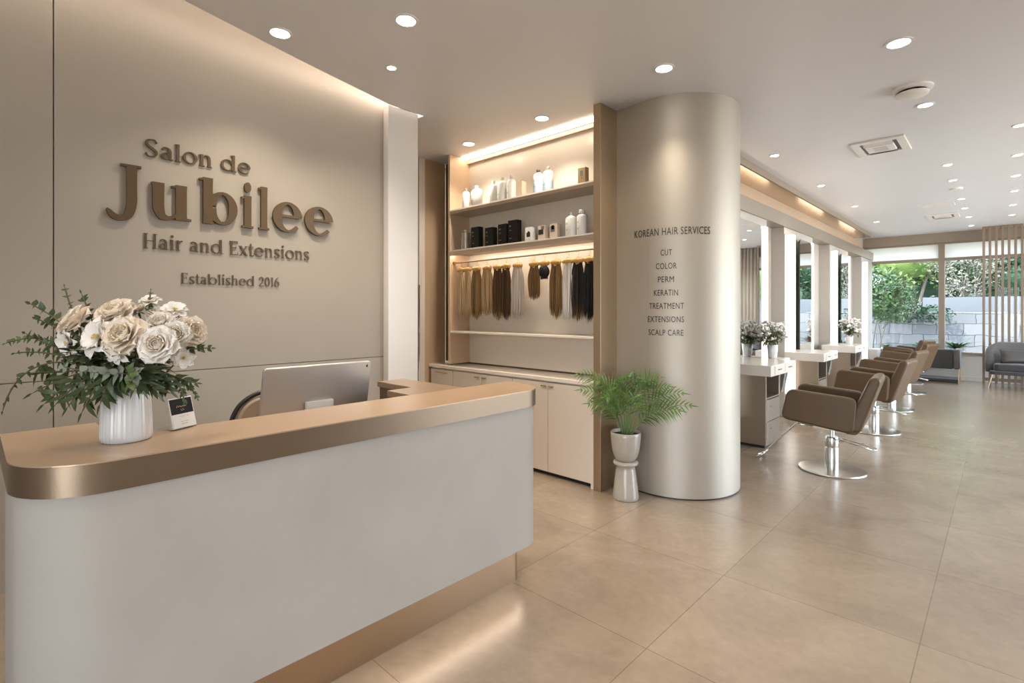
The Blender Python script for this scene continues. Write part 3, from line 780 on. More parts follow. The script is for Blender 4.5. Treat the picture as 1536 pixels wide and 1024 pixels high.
sprig('silvery_sprig','silvery green sprig crossing low at the front left',bq(190,560,.12),bq(140,560,.16),bq(95,550,.14),M['leaf_grey'],10,.030,.017,True,.15)
sprig('lobed_leaf_sprig','bright green lobed leaf sprig at the front centre under the central rose',bq(193,558,.12),bq(192,562,.19),bq(196,577,.20),LM,5,.036,.016,True,.2)
sprig('silvery_sprig','silvery green sprig below the ruffled white rose',bq(190,556,.12),bq(210,560,.17),bq(200,570,.17),M['leaf_grey'],7,.034,.017,True,.3)
for j,(px,py,w) in enumerate(((48,590,.06),(66,606,.09),(83,607,.11),(102,610,.12),(123,618,.13),(150,606,.13),(166,592,.12),(214,582,.12),(236,588,.11),(255,585,.08),(40,560,.04),(60,560,.02))):
    lab=['dark fingered frond drooping lowest at the far left','dark fingered frond second from the left edge','long dark frond left of the vase','narrow dark frond just left of the vase','longest dark frond hanging beside the vase','dark frond touching the vase rim at left','dark frond tip over the vase front','green frond tip over the vase at right','dark frond at the right rim of the vase','dark frond spreading right of the vase','dark frond above the lowest left one','dark frond hidden behind the left fronds'][j]
    sprig('drooping_frond',lab,bq(165+j*4,552,.06+w*.4),bq(px*.55+85,555,w),bq(px,py,w),LD,7,.062,.014,True,.3,.5)
# dense dark leaf collar
r=random.Random(5)
t=thing('leaf_collar','dense dark green leaf collar around the vase mouth','greenery',mouth+Vector((0,0,-.03)),0)
bm=B()
for k in range(420):
    a=r.uniform(0,2*PI); el=r.uniform(-.22,.55); d=Vector((math.cos(a)*math.cos(el),math.sin(a)*math.cos(el),math.sin(el)+.12))
    p=cR*(-.02)+UP*.105+d*r.uniform(.02,.13)
    if d.dot(cT)>.25 and d.z<.28: continue; p.x+=0
    leaf_bm(bm,p,d+Vector((r.uniform(-.5,.5),r.uniform(-.5,.5),r.uniform(-.5,.2))),UP+Vector((r.uniform(-.5,.5),r.uniform(-.5,.5),0)),r.uniform(.035,.065),r.uniform(.014,.024),.2,.3)
leafs=obj('collar_leaves',bm,LD,t,smooth='all'); leafs['kind']='stuff'
bm=B()
for k in range(26):
    a=2*PI*k/26; tube(bm,[(.03*math.cos(a),.03*math.sin(a),-.05),(.06*math.cos(a),.06*math.sin(a),.06)],.0022,5)
st=obj('bunched_stems',bm,M['stem'],t); st['kind']='stuff'

# card stand on the desk
cs=thing('card_stand','small white card stand with black and gold printed card beside the vase','card stand',(-2.03,.512,1.0),rad(28))
tl=Matrix.Rotation(rad(-16),4,'Y')
cm=Matrix.Translation((0,0,.0))@Matrix.Rotation(rad(-14),4,'Y')
def cbx(bm,x0,x1,y0,y1,z0,z1):
    n0=len(bm.verts); box(bm,x0,x1,y0,y1,z0,z1); bm.verts.ensure_lookup_table()
    for v in bm.verts[n0:]: v.co=cm@v.co
bm=B(); cbx(bm,-.016,0,-.046,.046,.004,.108); obj('holder',bm,M['white'],cs,bevel=.0015)
bm=B(); cbx(bm,.0003,.0012,-.042,.042,.052,.104); obj('black_card',bm,M['gloss_black'],cs)
bm=B(); cbx(bm,.0003,.0010,-.042,.042,.006,.0515); obj('white_card',bm,M['white_paper'],cs)
bm=B()
def scrib(pts,rr): tube(bm,[cm@Vector((.0016,y,z)) for y,z in pts],rr,5)
scrib([(-.020,.074),(-.016,.082),(-.012,.075),(-.007,.080),(-.003,.075),(.003,.078),(.009,.076),(.018,.078)],.0009)
for y,z in ((-.006,.066),(.001,.068),(.004,.064),(-.003,.062)): scrib([(y,z),(y+.003,z+.001)],.0008)
for y0,y1,z in ((-.014,.006,.043),(.012,.022,.043),(-.012,.014,.026),(-.010,.012,.018)): scrib([(y0,z),(y1,z)],.0008)
obj('gold_print',bm,M['goldprint'],cs)
bm=B(); box(bm,-.075,-.002,-.046,.046,0,.003); 
obj('clear_foot',bm,M['acrylic'],cs)

# ------------------------------------------------------------------ shelving niche
niche=thing('shelving_unit','built-in cream shelving unit with three shelves and a hanging rail','shelving',(-3.25,3.7,0))
def Nn(n,bm,m,**k): o=obj(n,bm,m,niche,**k); o.location=-Vector(niche.location); return o
bm=B(); box(bm,-4.135,-2.33,3.69,3.715,.86,3.01); Nn('back_panel',bm,M['niche_back'])
bm=B(); box(bm,-4.165,-4.135,3.42,3.715,.86,CE-.002); Nn('side_panel',bm,M['bronze_wall'],bevel=.002)
bm=B(); box(bm,-4.45,-4.165,3.62,3.715,.86,CE-.002); Nn('filler_panel',bm,M['bronze_dark'])
for nm,zt,th in (('shelf',2.44,.038),('shelf',2.025,.032),('shelf',1.20,.02)):
    bm=B(); box(bm,-4.133,-2.332,3.42,3.688,zt-th,zt); s=Nn(nm,bm,M['shelf_edge'] if th<.03 else M['shelf'],bevel=.002)
    if th>.03:
        bm=B(); box(bm,-4.133,-2.332,3.412,3.419,zt-.012,zt+.001); e=obj('edge_strip',bm,M['shelf_edge'],s)
bm=B(); tube(bm,[(-4.10,3.47,1.90),(-2.335,3.47,1.905)],.008,10); Nn('hanging_rail',bm,M['bronze_dark'],smooth=True)
bm=B(); cyl(bm,(0,0,0),.016,.02,12); bmesh.ops.transform(bm,matrix=Matrix.Translation((-4.135,3.47,1.90))@Matrix.Rotation(PI/2,4,'Y'),verts=bm.verts); Nn('rail_socket',bm,M['bronze_dark'])
bm=B(); box(bm,-4.13,-2.335,3.436,3.446,1.985,1.992); Nn('shelf_light',bm,M['led_shelf'])
bm=B(); box(bm,-4.133,-2.332,3.42,3.428,1.972,1.993); Nn('light_lip',bm,M['shelf'])
bm=B(); box(bm,-4.135,-2.332,3.655,3.69,2.965,3.0); Nn('top_rail',bm,M['bronze_wall'],bevel=.002)
bm=B(); box(bm,-4.13,-2.335,3.57,3.65,3.008,3.018); Nn('top_light',bm,M['led_pelmet'])

# base cabinets under a shared worktop
wt=boxo('cabinet_worktop',M['cab_top'],(-4.45,-2.335,3.385,3.715,.81,.842),bevel=.003); tag(wt,'cream worktop running along the cabinets under the shelves','worktop')
tag(boxo('end_panel',M['cab_white'],(-2.362,-2.335,3.385,3.715,0,.809),bevel=.002),'narrow cream end panel of the cabinet run beside the bronze pillar','panel')
def cabinet(name,label,x0,x1,doors,handles):
    t=thing(name,label,'cabinet',((x0+x1)/2,3.55,0)); o=-Vector(t.location)
    bm=B(); box(bm,x0,x1,3.42,3.715,.05,.808); obj('carcass',bm,M['cab_white'],t).location=o
    bm=B(); box(bm,x0,x1,3.44,3.70,0,.049); obj('plinth',bm,M['black'],t).location=o
    for (a,b),hs in zip(doors,handles):
        bm=B(); box(bm,a+.002,b-.002,3.40,3.419,.035,.795); d=obj('door',bm,M['cab_white'],t,bevel=.0015); d.location=o
        for h0,h1 in hs:
            bm=B(); tube(bm,[(h0,3.386,.765),(h1,3.386,.765)],.0055,8); tube(bm,[(h0+.006,3.40,.765),(h0+.006,3.386,.765)],.004,6); tube(bm,[(h1-.006,3.40,.765),(h1-.006,3.386,.765)],.004,6)
            obj('handle',bm,M['gold'],d)
cabinet('base_cabinet','single cream cabinet with long brass pull at the left end of the run',-4.43,-4.066,[(-4.43,-4.066)],[[(-4.33,-4.15)]])
cabinet('base_cabinet','cream two-door cabinet in the middle of the run under the shelves',-4.063,-3.23,[(-4.063,-3.645),(-3.645,-3.23)],[[(-3.726,-3.665)],[(-3.625,-3.57)]])
cabinet('base_cabinet','cream two-door cabinet next to the bronze pillar',-3.227,-2.365,[(-3.227,-2.812),(-2.812,-2.365)],[[(-2.88,-2.825)],[(-2.80,-2.745)]])

# products on the shelves
K=3.45/3.5
def item(name,label,cat,xa,xb,zs,h,y=3.46,group=None):
    return thing(name,label,cat,((xa+xb)/2*K,y,zs),0,group),(xb-xa)*K*.5,h
def bottle(label,xa,xb,zs,h,body='white',cap='white',wide=False,half=None,capr=.34,group='bottles on the top shelf'):
    t,r,h=item('product_bottle',label,'bottle',xa,xb,zs,h,group=group)
    hb=h*.86; rr=r
    bm=B()
    if wide: lathe(bm,[(0,0),(rr*.95,0),(rr,.005),(rr,hb*.80),(rr*.85,hb*.92),(rr*.42,hb*.98),(rr*.36,hb)],seg=28,sy=.6)
    else: lathe(bm,[(0,0),(rr*.95,0),(rr,.005),(rr,hb*.82),(rr*.85,hb*.91),(rr*.5,hb*.97),(rr*.36,hb)],seg=28,sy=.8)
    obj('bottle_body',bm,M[body],t,smooth=True)
    bm=B(); lathe(bm,[(rr*capr,hb),(rr*capr,h*.985),(rr*capr*.9,h)],seg=18); obj('cap',bm,M[cap],t,smooth=True)
    if half:
        bm=B(); lathe(bm,[(rr*1.012,.004),(rr*1.012,hb*half)],seg=28,sy=.8); obj('blue_lower_half',bm,M['blue_liquid'],t,smooth=True)
    bm=B()
    k=.6 if wide else .8
    for z0,w in ((.60,.35),(.56,.25),(.30,.45),(.26,.3)):
        n=5
        for i in range(n):
            a0=-PI/2-.5+w*i/n; a1=a0+w/n
            ps=[(rr*1.016*math.cos(a0),k*rr*1.016*math.sin(a0)),(rr*1.016*math.cos(a1),k*rr*1.016*math.sin(a1))]
            v=[bm.verts.new((ps[0][0],ps[0][1],hb*z0)),bm.verts.new((ps[1][0],ps[1][1],hb*z0)),bm.verts.new((ps[1][0],ps[1][1],hb*(z0+.018))),bm.verts.new((ps[0][0],ps[0][1],hb*(z0+.018)))]
            bm.faces.new(v)
    obj('print',bm,M['grey_print'],t)
S1=2.441
bottle('slim white bottle with dark cap, leftmost on the top shelf',-4.029,-3.945,S1,.20,cap='brown_cap')
bottle('broad white jug second from left on the top shelf',-3.897,-3.755,S1,.20,wide=True,capr=.26)
bottle('white capped bottle, first of three in the middle of the top shelf',-3.629,-3.535,S1,.205)
bottle('white bottle with tan cap in the middle of the top shelf trio',-3.519,-3.41,S1,.218,cap='beige_print')
bottle('white bottle with pale cap, right of the top shelf trio',-3.394,-3.30,S1,.215,cap='beige_print',capr=.42)
bottle('half blue white bottle with black cap on the top shelf',-3.062,-2.965,S1,.208,cap='black',half=.45)
bottle('half blue white bottle with brown cap on the top shelf',-2.949,-2.85,S1,.213,cap='brown_cap',half=.48)
def carton(name,label,xa,xb,zs,h,m,group,marks=(),dep=.06,second=None):
    t,r,h=item(name,label,'box',xa,xb,zs,h,group=group)
    bm=B(); box(bm,-r,r,-dep/2,dep/2,0,h); obj('carton',bm,M[m],t,bevel=.0015)
    for (x0,x1,z0,z1,mm,nm) in marks:
        bm=B(); box(bm,x0*r,x1*r,-dep/2-.0012,-dep/2-.0002,z0*h,z1*h); obj(nm,bm,M[mm],t)
    return t
t=carton('pale_carton','beige box tucked behind the top shelf trio of bottles',-3.32,-3.25,S1,.16,'beige_print','cartons on the shelves'); t.location.y=3.53
carton('gold_carton','small kraft gold box at the right end of the top shelf',-2.56,-2.485,S1,.13,'gold_card','cartons on the shelves',[(-.35,.3,.45,.8,'grey_print','print'),(-.2,.25,.30,.38,'grey_print','print')],.05)
S2=2.026
t,r_,h_=item('silver_bottle','smoky silver pump bottle, leftmost on the middle shelf','bottle',-4.04,-3.945,S2,.20,group='bottles on the middle shelf')
bm=B(); lathe(bm,[(0,0),(r_,0),(r_,.165),(r_*.6,.172),(r_*.3,.175)],seg=24); obj('bottle_body',bm,M['silver_bottle'],t,smooth=True)
bm=B(); cyl(bm,(0,0,.175),.008,.012,12); box(bm,-.02,.008,-.006,.006,.187,.197); obj('pump',bm,M['white'],t)
bl=[(-.7,-.35,.72,.78,'grey_print','print'),(-.7,-.3,.55,.58,'grey_print','print'),(-.7,-.2,.2,.23,'grey_print','print')]
carton('black_carton','black box, leftmost of the black boxes on the middle shelf',-3.878,-3.765,S2,.205,'gloss_black','black boxes on the middle shelf',bl)
carton('black_carton','shortest black box on the middle shelf',-3.675,-3.565,S2,.178,'gloss_black','black boxes on the middle shelf',bl)
carton('black_carton','black box pressed against the tallest black one',-3.495,-3.382,S2,.19,'gloss_black','black boxes on the middle shelf',bl)
carton('black_carton','tallest black box on the middle shelf',-3.361,-3.245,S2,.21,'gloss_black','black boxes on the middle shelf',bl)
carton('picture_carton','small white box with black flower print on the middle shelf',-3.153,-3.07,S2,.125,'white_paper','small picture boxes on the middle shelf',[(-.55,.5,.30,.62,'black','picture'),(-.2,.3,.58,.70,'black','picture'),(-.7,.6,.1,.16,'beige_print','print')],.045)
carton('picture_carton','small cream box with square black picture on the middle shelf',-2.997,-2.918,S2,.122,'beige_print','small picture boxes on the middle shelf',[(-.9,.55,.36,.72,'black','picture'),(-.1,.8,.72,.95,'grey_print','picture')],.045)
carton('picture_carton','small tan box with dark portrait print on the middle shelf',-2.863,-2.78,S2,.122,'beige_print','small picture boxes on the middle shelf',[(-.8,.35,.45,.85,'grey_print','picture'),(-.5,.2,.6,.9,'black','picture')],.045)
bottle('tall pale bottle near the right end of the middle shelf',-2.70,-2.595,S2,.20,capr=.2,group='bottles on the middle shelf')
bottle('tall pale bottle, last on the right of the middle shelf',-2.583,-2.49,S2,.205,capr=.55,group='bottles on the middle shelf')

# hair extensions on gold hangers
hair_cols={'blonde':((.22,.125,.05),(.55,.38,.20)),'light':((.33,.20,.09),(.66,.49,.28)),'honey':((.13,.068,.022),(.34,.20,.085)),'brown':((.045,.021,.008),(.115,.055,.020)),'dark':((.04,.02,.009),(.095,.05,.022)),
  'ash':((.34,.29,.24),(.55,.49,.42)),'golden':((.08,.04,.012),(.26,.145,.05)),'white':((.58,.53,.47),(.78,.74,.68)),'espresso':((.010,.007,.005),(.026,.018,.013)),'black':((.004,.004,.004),(.012,.010,.009))}
HM={k:hair_mat(k+' hair',a,b,{'espresso':(.20,.10,.04),'brown':(.22,.12,.045)}.get(k)) for k,(a,b) in hair_cols.items()}
hg0=None
def hanger(x,z,label):
    global hg0
    if hg0 is None:
        t=thing('padded_hanger',label,'hanger',(x,3.47,z),0,'amber hangers on the shelf rail')
        bm=B()
        for dx,rx,rz in ((-.036,.022,.021),(.036,.022,.021),(0,.028,.030),(-.018,.022,.026),(.018,.022,.026)): ellipsoid(bm,(dx,0,0),rx,.020,rz,14,10)
        obj('clip_body',bm,M['clip'],t,smooth='all')
        bm=B(); tube(bm,[(.0,0,.02),(.002,0,.045),(.012,0,.056),(.014,0,.066),(.006,0,.084)]+[(.0105*math.sin(rad(a)),0,.0755+.0105*math.cos(rad(a))) for a in range(20,-160,-22)],.0018,6); obj('hook',bm,M['gold'],t,smooth='all')
        bm=B(); box(bm,-.016,.016,-.012,.012,-.034,-.012); obj('clasp',bm,M['gold'],t,bevel=.003)
        hg0=t; return t
    return dup(hg0,(x,3.47,z),0,label,'amber hangers on the shelf rail')
def hair(x,z,w,ln,m,label,seed,name='hair_extension'):
    r=random.Random(seed); t=thing(name,label,'hair extension',(x,3.47,z-.018),r.uniform(-.2,.2),'hair extensions on the shelf rail')
    bm=B(); n=46
    for k in range(n):
        u=(k+.5)/n*2-1; v=r.uniform(-1,1)*math.sqrt(max(.02,1-u*u)); l=ln*(1-.10*abs(u)-r.uniform(0,.06))
        x0=u*w*.34; x1=u*w*.56+r.uniform(-.004,.004); x2=u*w*.52+r.uniform(-.007,.007); y0=v*.010; y1=v*.022
        ph=r.uniform(0,6)
        pts=[]
        for i in range(9):
            f=i/8; e=min(1,f*2.2); xx=x0+(x1-x0)*(e*(2-e)); xx+= (x2-x1)*max(0,(f-.45)/.55)**1.5+.0015*math.sin(ph+f*5)
            pts.append((xx,y0+(y1-y0)*e,-f*l))
        rr=w/n*1.9
        tube(bm,pts,[rr*.8,rr,rr*1.1,rr*1.15,rr*1.15,rr*1.1,rr*.95,rr*.65,rr*.08],6)
    for i in range(6): ellipsoid(bm,((i-2.5)*w*.12,0,-.004),w*.09,.014,.012,8,6)
    obj('strands',bm,m,t,smooth='all')
    bm=B(); box(bm,-w*.26,w*.26,-.011,.011,-.012,.004); obj('weft_band',bm,m,t,bevel=.002)
HX=[(-4.044,.10,.50,'light','pale blonde hair extension, leftmost on the rail'),(-3.944,.10,.51,'light','light blonde hair extension, second from left on the rail'),
 (-3.809,.135,.50,'honey','dark blonde hair extension, third from left on the rail'),(-3.658,.140,.46,'blonde','creamy blonde hair extension with uneven ends, fourth on the rail'),
 (-3.513,.120,.505,'brown','chestnut brown hair extension with lighter ends, fifth on the rail'),(-3.399,.120,.505,'dark','dark brown hair extension beside the ashy one'),
 (-3.251,.130,.49,'ash','ash grey hair extension left of the gap on the rail'),(-3.049,.112,.315,'golden','short brown hair extension right of the gap on the rail'),
 (-2.927,.110,.12,'black','short black hair bun hanging on the rail'),(-2.798,.125,.485,'golden','golden brown hair extension right of the black bun'),
 (-2.669,.105,.51,'white','platinum white hair extension on the rail'),(-2.565,.110,.51,'espresso','dark brown hair extension with brown tips, second from the right'),(-2.452,.110,.51,'black','jet black hair extension at the right end of the rail')]
HX=[(x*.9935,w,l,c,lab) for x,w,l,c,lab in HX]
for i,(x,w,l,c,lab) in enumerate(HX):
    hanger(x,1.822,'amber hanger holding the '+lab.split(',')[0].replace('hair extension','extension').split(' on the rail')[0])
    if c=='black' and l<.2:
        t=thing('hair_bun',lab,'hair extension',(x,3.47,1.80),0,'hair extensions on the shelf rail')
        bm=B(); ellipsoid(bm,(0,0,-.055),.052,.03,.058,18,12); ellipsoid(bm,(-.02,-.012,-.05),.032,.025,.05,14,10); ellipsoid(bm,(.024,-.012,-.06),.03,.025,.046,14,10)
        for k in range(9): tube(bm,[((k-4)*.008,0,-.09),((k-4)*.009,-.004,-.105),((k-4)*.0095,0,-.118-R.uniform(0,.008))],[.006,.005,.001],6)
        obj('strands',bm,HM['black'],t,smooth='all')
        bm=B(); box(bm,-.02,.02,-.011,.011,-.012,.01); obj('weft_band',bm,HM['black'],t)
    else: hair(x,1.822,w,l,HM[c],lab,31+i)

# ------------------------------------------------------------------ potted palm
PX,PY=-2.055,3.40
pot=thing('pedestal_planter','glazed grey beige hourglass planter on the floor before the metal column','planter',(PX,PY,0))
pot.scale=(.85,.85,1)
bm=B(); lathe(bm,[(0,0),(.108,0),(.113,.008),(.112,.03),(.098,.13),(.083,.225),(.076,.245),(.086,.252),(.104,.257),(.110,.268),(.104,.279),(.088,.284),(.0,.284)],seg=48); obj('pedestal',bm,M['stoneware'],pot,smooth='all')
bm=B(); lathe(bm,[(0,.284),(.078,.284),(.098,.31),(.117,.36),(.127,.42),(.131,.47),(.132,.497),(.128,.50),(.122,.497),(.120,.47),(.112,.44),(0,.44)],seg=48); obj('bowl',bm,M['stoneware'],pot,smooth='all')
bm=B(); lathe(bm,[(0,.478),(.06,.48),(.119,.476)],seg=32); obj('soil',bm,M['soil'],pot,smooth='all')
palm=thing('parlour_palm','green feathery palm growing in the hourglass planter','plant',(PX,PY,.45))
r=random.Random(11)
fr=[(-.40,.36,.1),(-.34,.27,.15),(-.27,.42,.05),(-.20,.32,.2),(-.10,.40,.1),(-.02,.46,.15),(.06,.44,.1),(.15,.42,.05),(.22,.46,.1),(.30,.40,.1),(.40,.36,.12),(.46,.28,.1),(.36,.25,.2),(.26,.30,.25),(-.30,.20,.2),(.04,.34,.3),(-.14,.27,.3),(-.43,.46,0)]
for u,v,w in fr[0:13]+fr[15:16]+fr[17:]:
    u*=.84; v*=1.06
    w+=max(0,u)*.75+.05
    tip=cR*u+UP*v*.98+cT*w*.6; mid=cR*u*.30+UP*(v*.95)+cT*w*.25; a=cR*u*.06+cT*w*.08+UP*-.002
    pts=curve3(a,mid,tip,18)
    bm=B(); tube(bm,pts,[.0045-.0035*k/18 for k in range(19)],5)
    f=obj('frond',bm,M['palm_stem'],palm,smooth='all')
    bm=B()
    for k in range(6,19):
        p=pts[k]; d=(pts[min(k+1,18)]-pts[k-1]).normalized(); s=d.cross(UP*.6+cT*.8).normalized()
        L=.125*math.sin(PI*(.22+.70*(k-6)/12))
        for sg in (1,-1):
            leaf_bm(bm,p,d*.75+s*sg*.8+UP*r.uniform(-.1,.2)+cT*r.uniform(-.25,.25),UP+cT*.6,L*r.uniform(.8,1.2),.0115,.25,.35,5,.6)
    leaf_bm(bm,pts[-1],pts[-1]-pts[-2],UP+cT,.07,.012,.2,.2)
    obj('leaflets',bm,M['palm'],f,smooth='all')

# ------------------------------------------------------------------ styling stations
Zs=.866
def pier(n,y0,y1):
    bm=B(); box(bm,-2.30,-2.12,y0,y1,0,2.53); struct(obj('trim_%d'%n,bm,M['pier'],bevel=.003))
PIERS=[(6,4.6,6.80),(7,7.5,8.92),(8,10.0,11.42),(9,12.67,13.9)]
for p in PIERS: pier(*p)
bm=B(); box(bm,-2.30,-2.10,4.6,13.9,2.53,2.70); struct(obj('trim_10',bm,M['beam'],bevel=.003))
bm=B(); box(bm,-2.3,-1.985,4.4,12.9,2.945,CE-.001); struct(obj('trim_11',bm,M['frame_wood'],bevel=.002))
bm=B(); box(bm,-2.3,-2.0,4.4,12.88,2.937,2.945); struct(obj('trim_12',bm,M['bronze_gloss']))
bm=B(); box(bm,-2.30,-2.265,4.4,13.5,2.702,2.936); struct(obj('trim_13',bm,M['bronze_wall']))
for i,(y0,y1,lab) in enumerate(((5.6,7.25,'nearest warm light strip above the first mirror'),(8.7,10.1,'middle warm light strip above the second mirror'),(11.4,12.7,'farthest warm light strip above the last mirror'))):
    bm=B(); box(bm,-2.255,-2.235,y0,y1,2.701,2.716)
    tag(obj('light_strip',bm,M['soffit_led']),lab,'light strip','warm light strips above the mirrors')
def mirror(label,y0,y1):
    t=thing('styling_mirror',label,'mirror',(-2.09,(y0+y1)/2,1.35),0,'tall styling mirrors'); o=-Vector(t.location)
    pl=rrect(y0,y1,.30,2.41,.06,6)
    bm=B()
    a=[bm.verts.new((-2.075,y,z)) for y,z in pl]; b=[bm.verts.new((-2.06,y,z)) for y,z in pl]
    n=len(pl); bm.faces.new(a[::-1])
    for i in range(n): bm.faces.new((a[i],a[(i+1)%n],b[(i+1)%n],b[i]))
    obj('glass_edge',bm,M['glass_edge'],t).location=o
    bm=B(); bm.faces.new([bm.verts.new((-2.0598,y,z)) for y,z in pl]); obj('mirror_face',bm,M['mirror'],t).location=o
    bm=B(); box(bm,-2.12,-2.075,y0+.3,y1-.08,.5,2.2); obj('mounting_frame',bm,M['bronze_wall'],t).location=o
    bm=B(); box(bm,-2.085,-2.05,y0+.005,y0+.05,.36,.42); obj('chrome_clip',bm,M['chrome'],t,bevel=.003).location=o
mirror('tall mirror beside the metal column, nearest of the styling mirrors',5.25,6.42)
mirror('tall mirror behind the second styling counter',8.01,8.60)
mirror('tall mirror behind the third styling counter',10.55,11.13)
def bar(label,y,x1=-2.02,w=.09):
    t=thing('light_bar',label,'light',(-2.11,y+w/2,.3),0,'vertical mirror light bars')
    bm=B(); box(bm,-2.12+2.11,x1+2.11,-w/2,w/2,0,2.12); obj('diffuser',bm,M['led_mirror'],t,bevel=.004)
    bm=B(); box(bm,-.012,-.0,-w/2-.012,w/2+.012,-.012,2.132); obj('back_plate',bm,M['alu'],t)
bar('vertical light bar at the right edge of the nearest mirror',6.56,-2.065,.11)
bar('vertical light bar left of the second mirror',7.515,-2.012,.10)
bar('vertical light bar right of the second mirror',8.64,-2.06,.10)
bar('vertical light bar left of the third mirror',10.02,-2.025,.10)
bar('vertical light bar right of the third mirror',11.18,-2.06,.12)
bar('vertical light bar nearest the garden window',12.69,-2.03,.12)
def station(label,y):
    t=thing('styling_station',label,'vanity',(-1.9,y,0),0,'styling stations')
    L0=.76
    bm=B(); box(bm,-.21,.255,0,L0,.757,Zs); obj('counter',bm,M['cab_top'],t,bevel=.006)
    for a in (.10,.44):
        bm=B(); box(bm,.2555,.262,a,a+.27,.775,.855); d=obj('counter_drawer',bm,M['cab_top'],t,bevel=.002)
        bm=B(); tube(bm,[(.272,a+.09,.818),(.272,a+.18,.818)],.004,6); tube(bm,[(.262,a+.095,.818),(.272,a+.095,.818)],.003,6); tube(bm,[(.262,a+.175,.818),(.272,a+.175,.818)],.003,6); obj('pull',bm,M['bronze_dark'],d)
    c0,c1=.18,.62
    bm=B(); box(bm,-.20,.15,c0,c0+.02,.03,.757); box(bm,-.20,.15,c1-.02,c1,.03,.757); box(bm,-.20,-.18,c0+.02,c1-.02,.03,.757); box(bm,-.18,.15,c0+.02,c1-.02,.03,.05); box(bm,-.18,.15,c0+.02,c1-.02,.50,.515)
    obj('cabinet',bm,M['station_bronze'],t,bevel=.002)
    bm=B(); box(bm,-.19,.13,c0+.02,c1-.02,0,.03); obj('plinth',bm,M['black'],t)
    for z0,z1 in ((.055,.27),(.275,.495)):
        bm=B(); box(bm,.0,.158,c0+.022,c1-.022,z0,z1); d=obj('drawer',bm,M['station_light'],t,bevel=.003)
        bm=B(); cyl(bm,(0,0,0),.009,.014,12); bmesh.ops.transform(bm,matrix=Matrix.Translation((.158,(c0+c1)/2-.12,z1-.07))@Matrix.Rotation(PI/2,4,'Y'),verts=bm.verts); obj('lock',bm,M['chrome'],d)
    bm=B(); prism_xz(bm,[(-.02,.755),(.06,.755),(.02,.53),(-.005,.53)],0,.10)
    bmesh.ops.transform(bm,matrix=Matrix.Translation((.15,c1-.0,0)),verts=bm.verts); obj('tool_holder',bm,M['steel'],t,bevel=.002)
    return t
s1=station('styling station with white counter beside the metal column',5.41)
dup(s1,(-1.9,7.46,0),0,'middle styling station, in front of the second mirror','styling stations')
dup(s1,(-1.9,9.40,0),0,'styling station farthest back, in front of the third mirror','styling stations')
# ledge and vases
for y,nm,lab,h0 in ((6.40,'a','first',0),(10.62,'b','third',1)):
    if h0==0:
        bm=B(); box(bm,-2.12,-1.78,6.18,6.52,.84,.866); tag(obj('side_ledge',bm,M['cab_top'],bevel=.003),'small white ledge carrying the fluted vase past the first station','shelf')
    loc=(-1.92,6.36,.866) if h0==0 else (-1.83,9.95,.866)
    v=thing('fluted_vase','fluted white vase of pale flowers past the %s styling station'%lab,'vase',loc,0,'flower vases on the styling counters'); v.scale=(.8,.8,.9)
    bm=B(); lathe(bm,[(0,0),(.05,0),(.058,.01),(.066,.08),(.072,.17),(.069,.171),(.062,.16),(0,.02)],seg=64,flute=.02,fn=18); obj('vase_body',bm,M['ceramic'],v,smooth='all')
    f=thing('flower_bunch','loose bunch of pale flowers and leaves in the vase past the %s station'%lab,'flowers',(loc[0],loc[1],loc[2]+.12),0,'pale bunches on the styling counters')
    r=random.Random(3+h0); bs=B(); bl_=B(); bf=B()
    for k in range(64):
        a=r.uniform(0,2*PI); s_=r.uniform(.02,.17); tip=Vector((math.cos(a)*s_,math.sin(a)*s_,r.uniform(.10,.30)-s_*.3))
        tube(bs,curve3(Vector((0,0,-.05)),Vector((tip.x*.3,tip.y*.3,tip.z*.8)),tip,6),.002,4)
        for j in range(5): leaf_bm(bl_,tip*r.uniform(.5,1)+Vector((0,0,-.01)),Vector((r.uniform(-1,1),r.uniform(-1,1),r.uniform(-.7,.5))),UP,r.uniform(.035,.065),r.uniform(.016,.026),.2,.2)
        if k%2 or r.random()<.4:
            for j in range(4): ellipsoid(bf,tip+Vector((r.uniform(-.02,.02),r.uniform(-.02,.02),r.uniform(0,.03))),.017,.017,.013,7,5)
    o=obj('stems',bs,M['stem'],f); o['kind']='stuff'
    o=obj('leaves',bl_,M['leaf_pale'],f,smooth='all'); o['kind']='stuff'
    o=obj('blossoms',bf,M['petal_w'],f,smooth='all'); o['kind']='stuff'

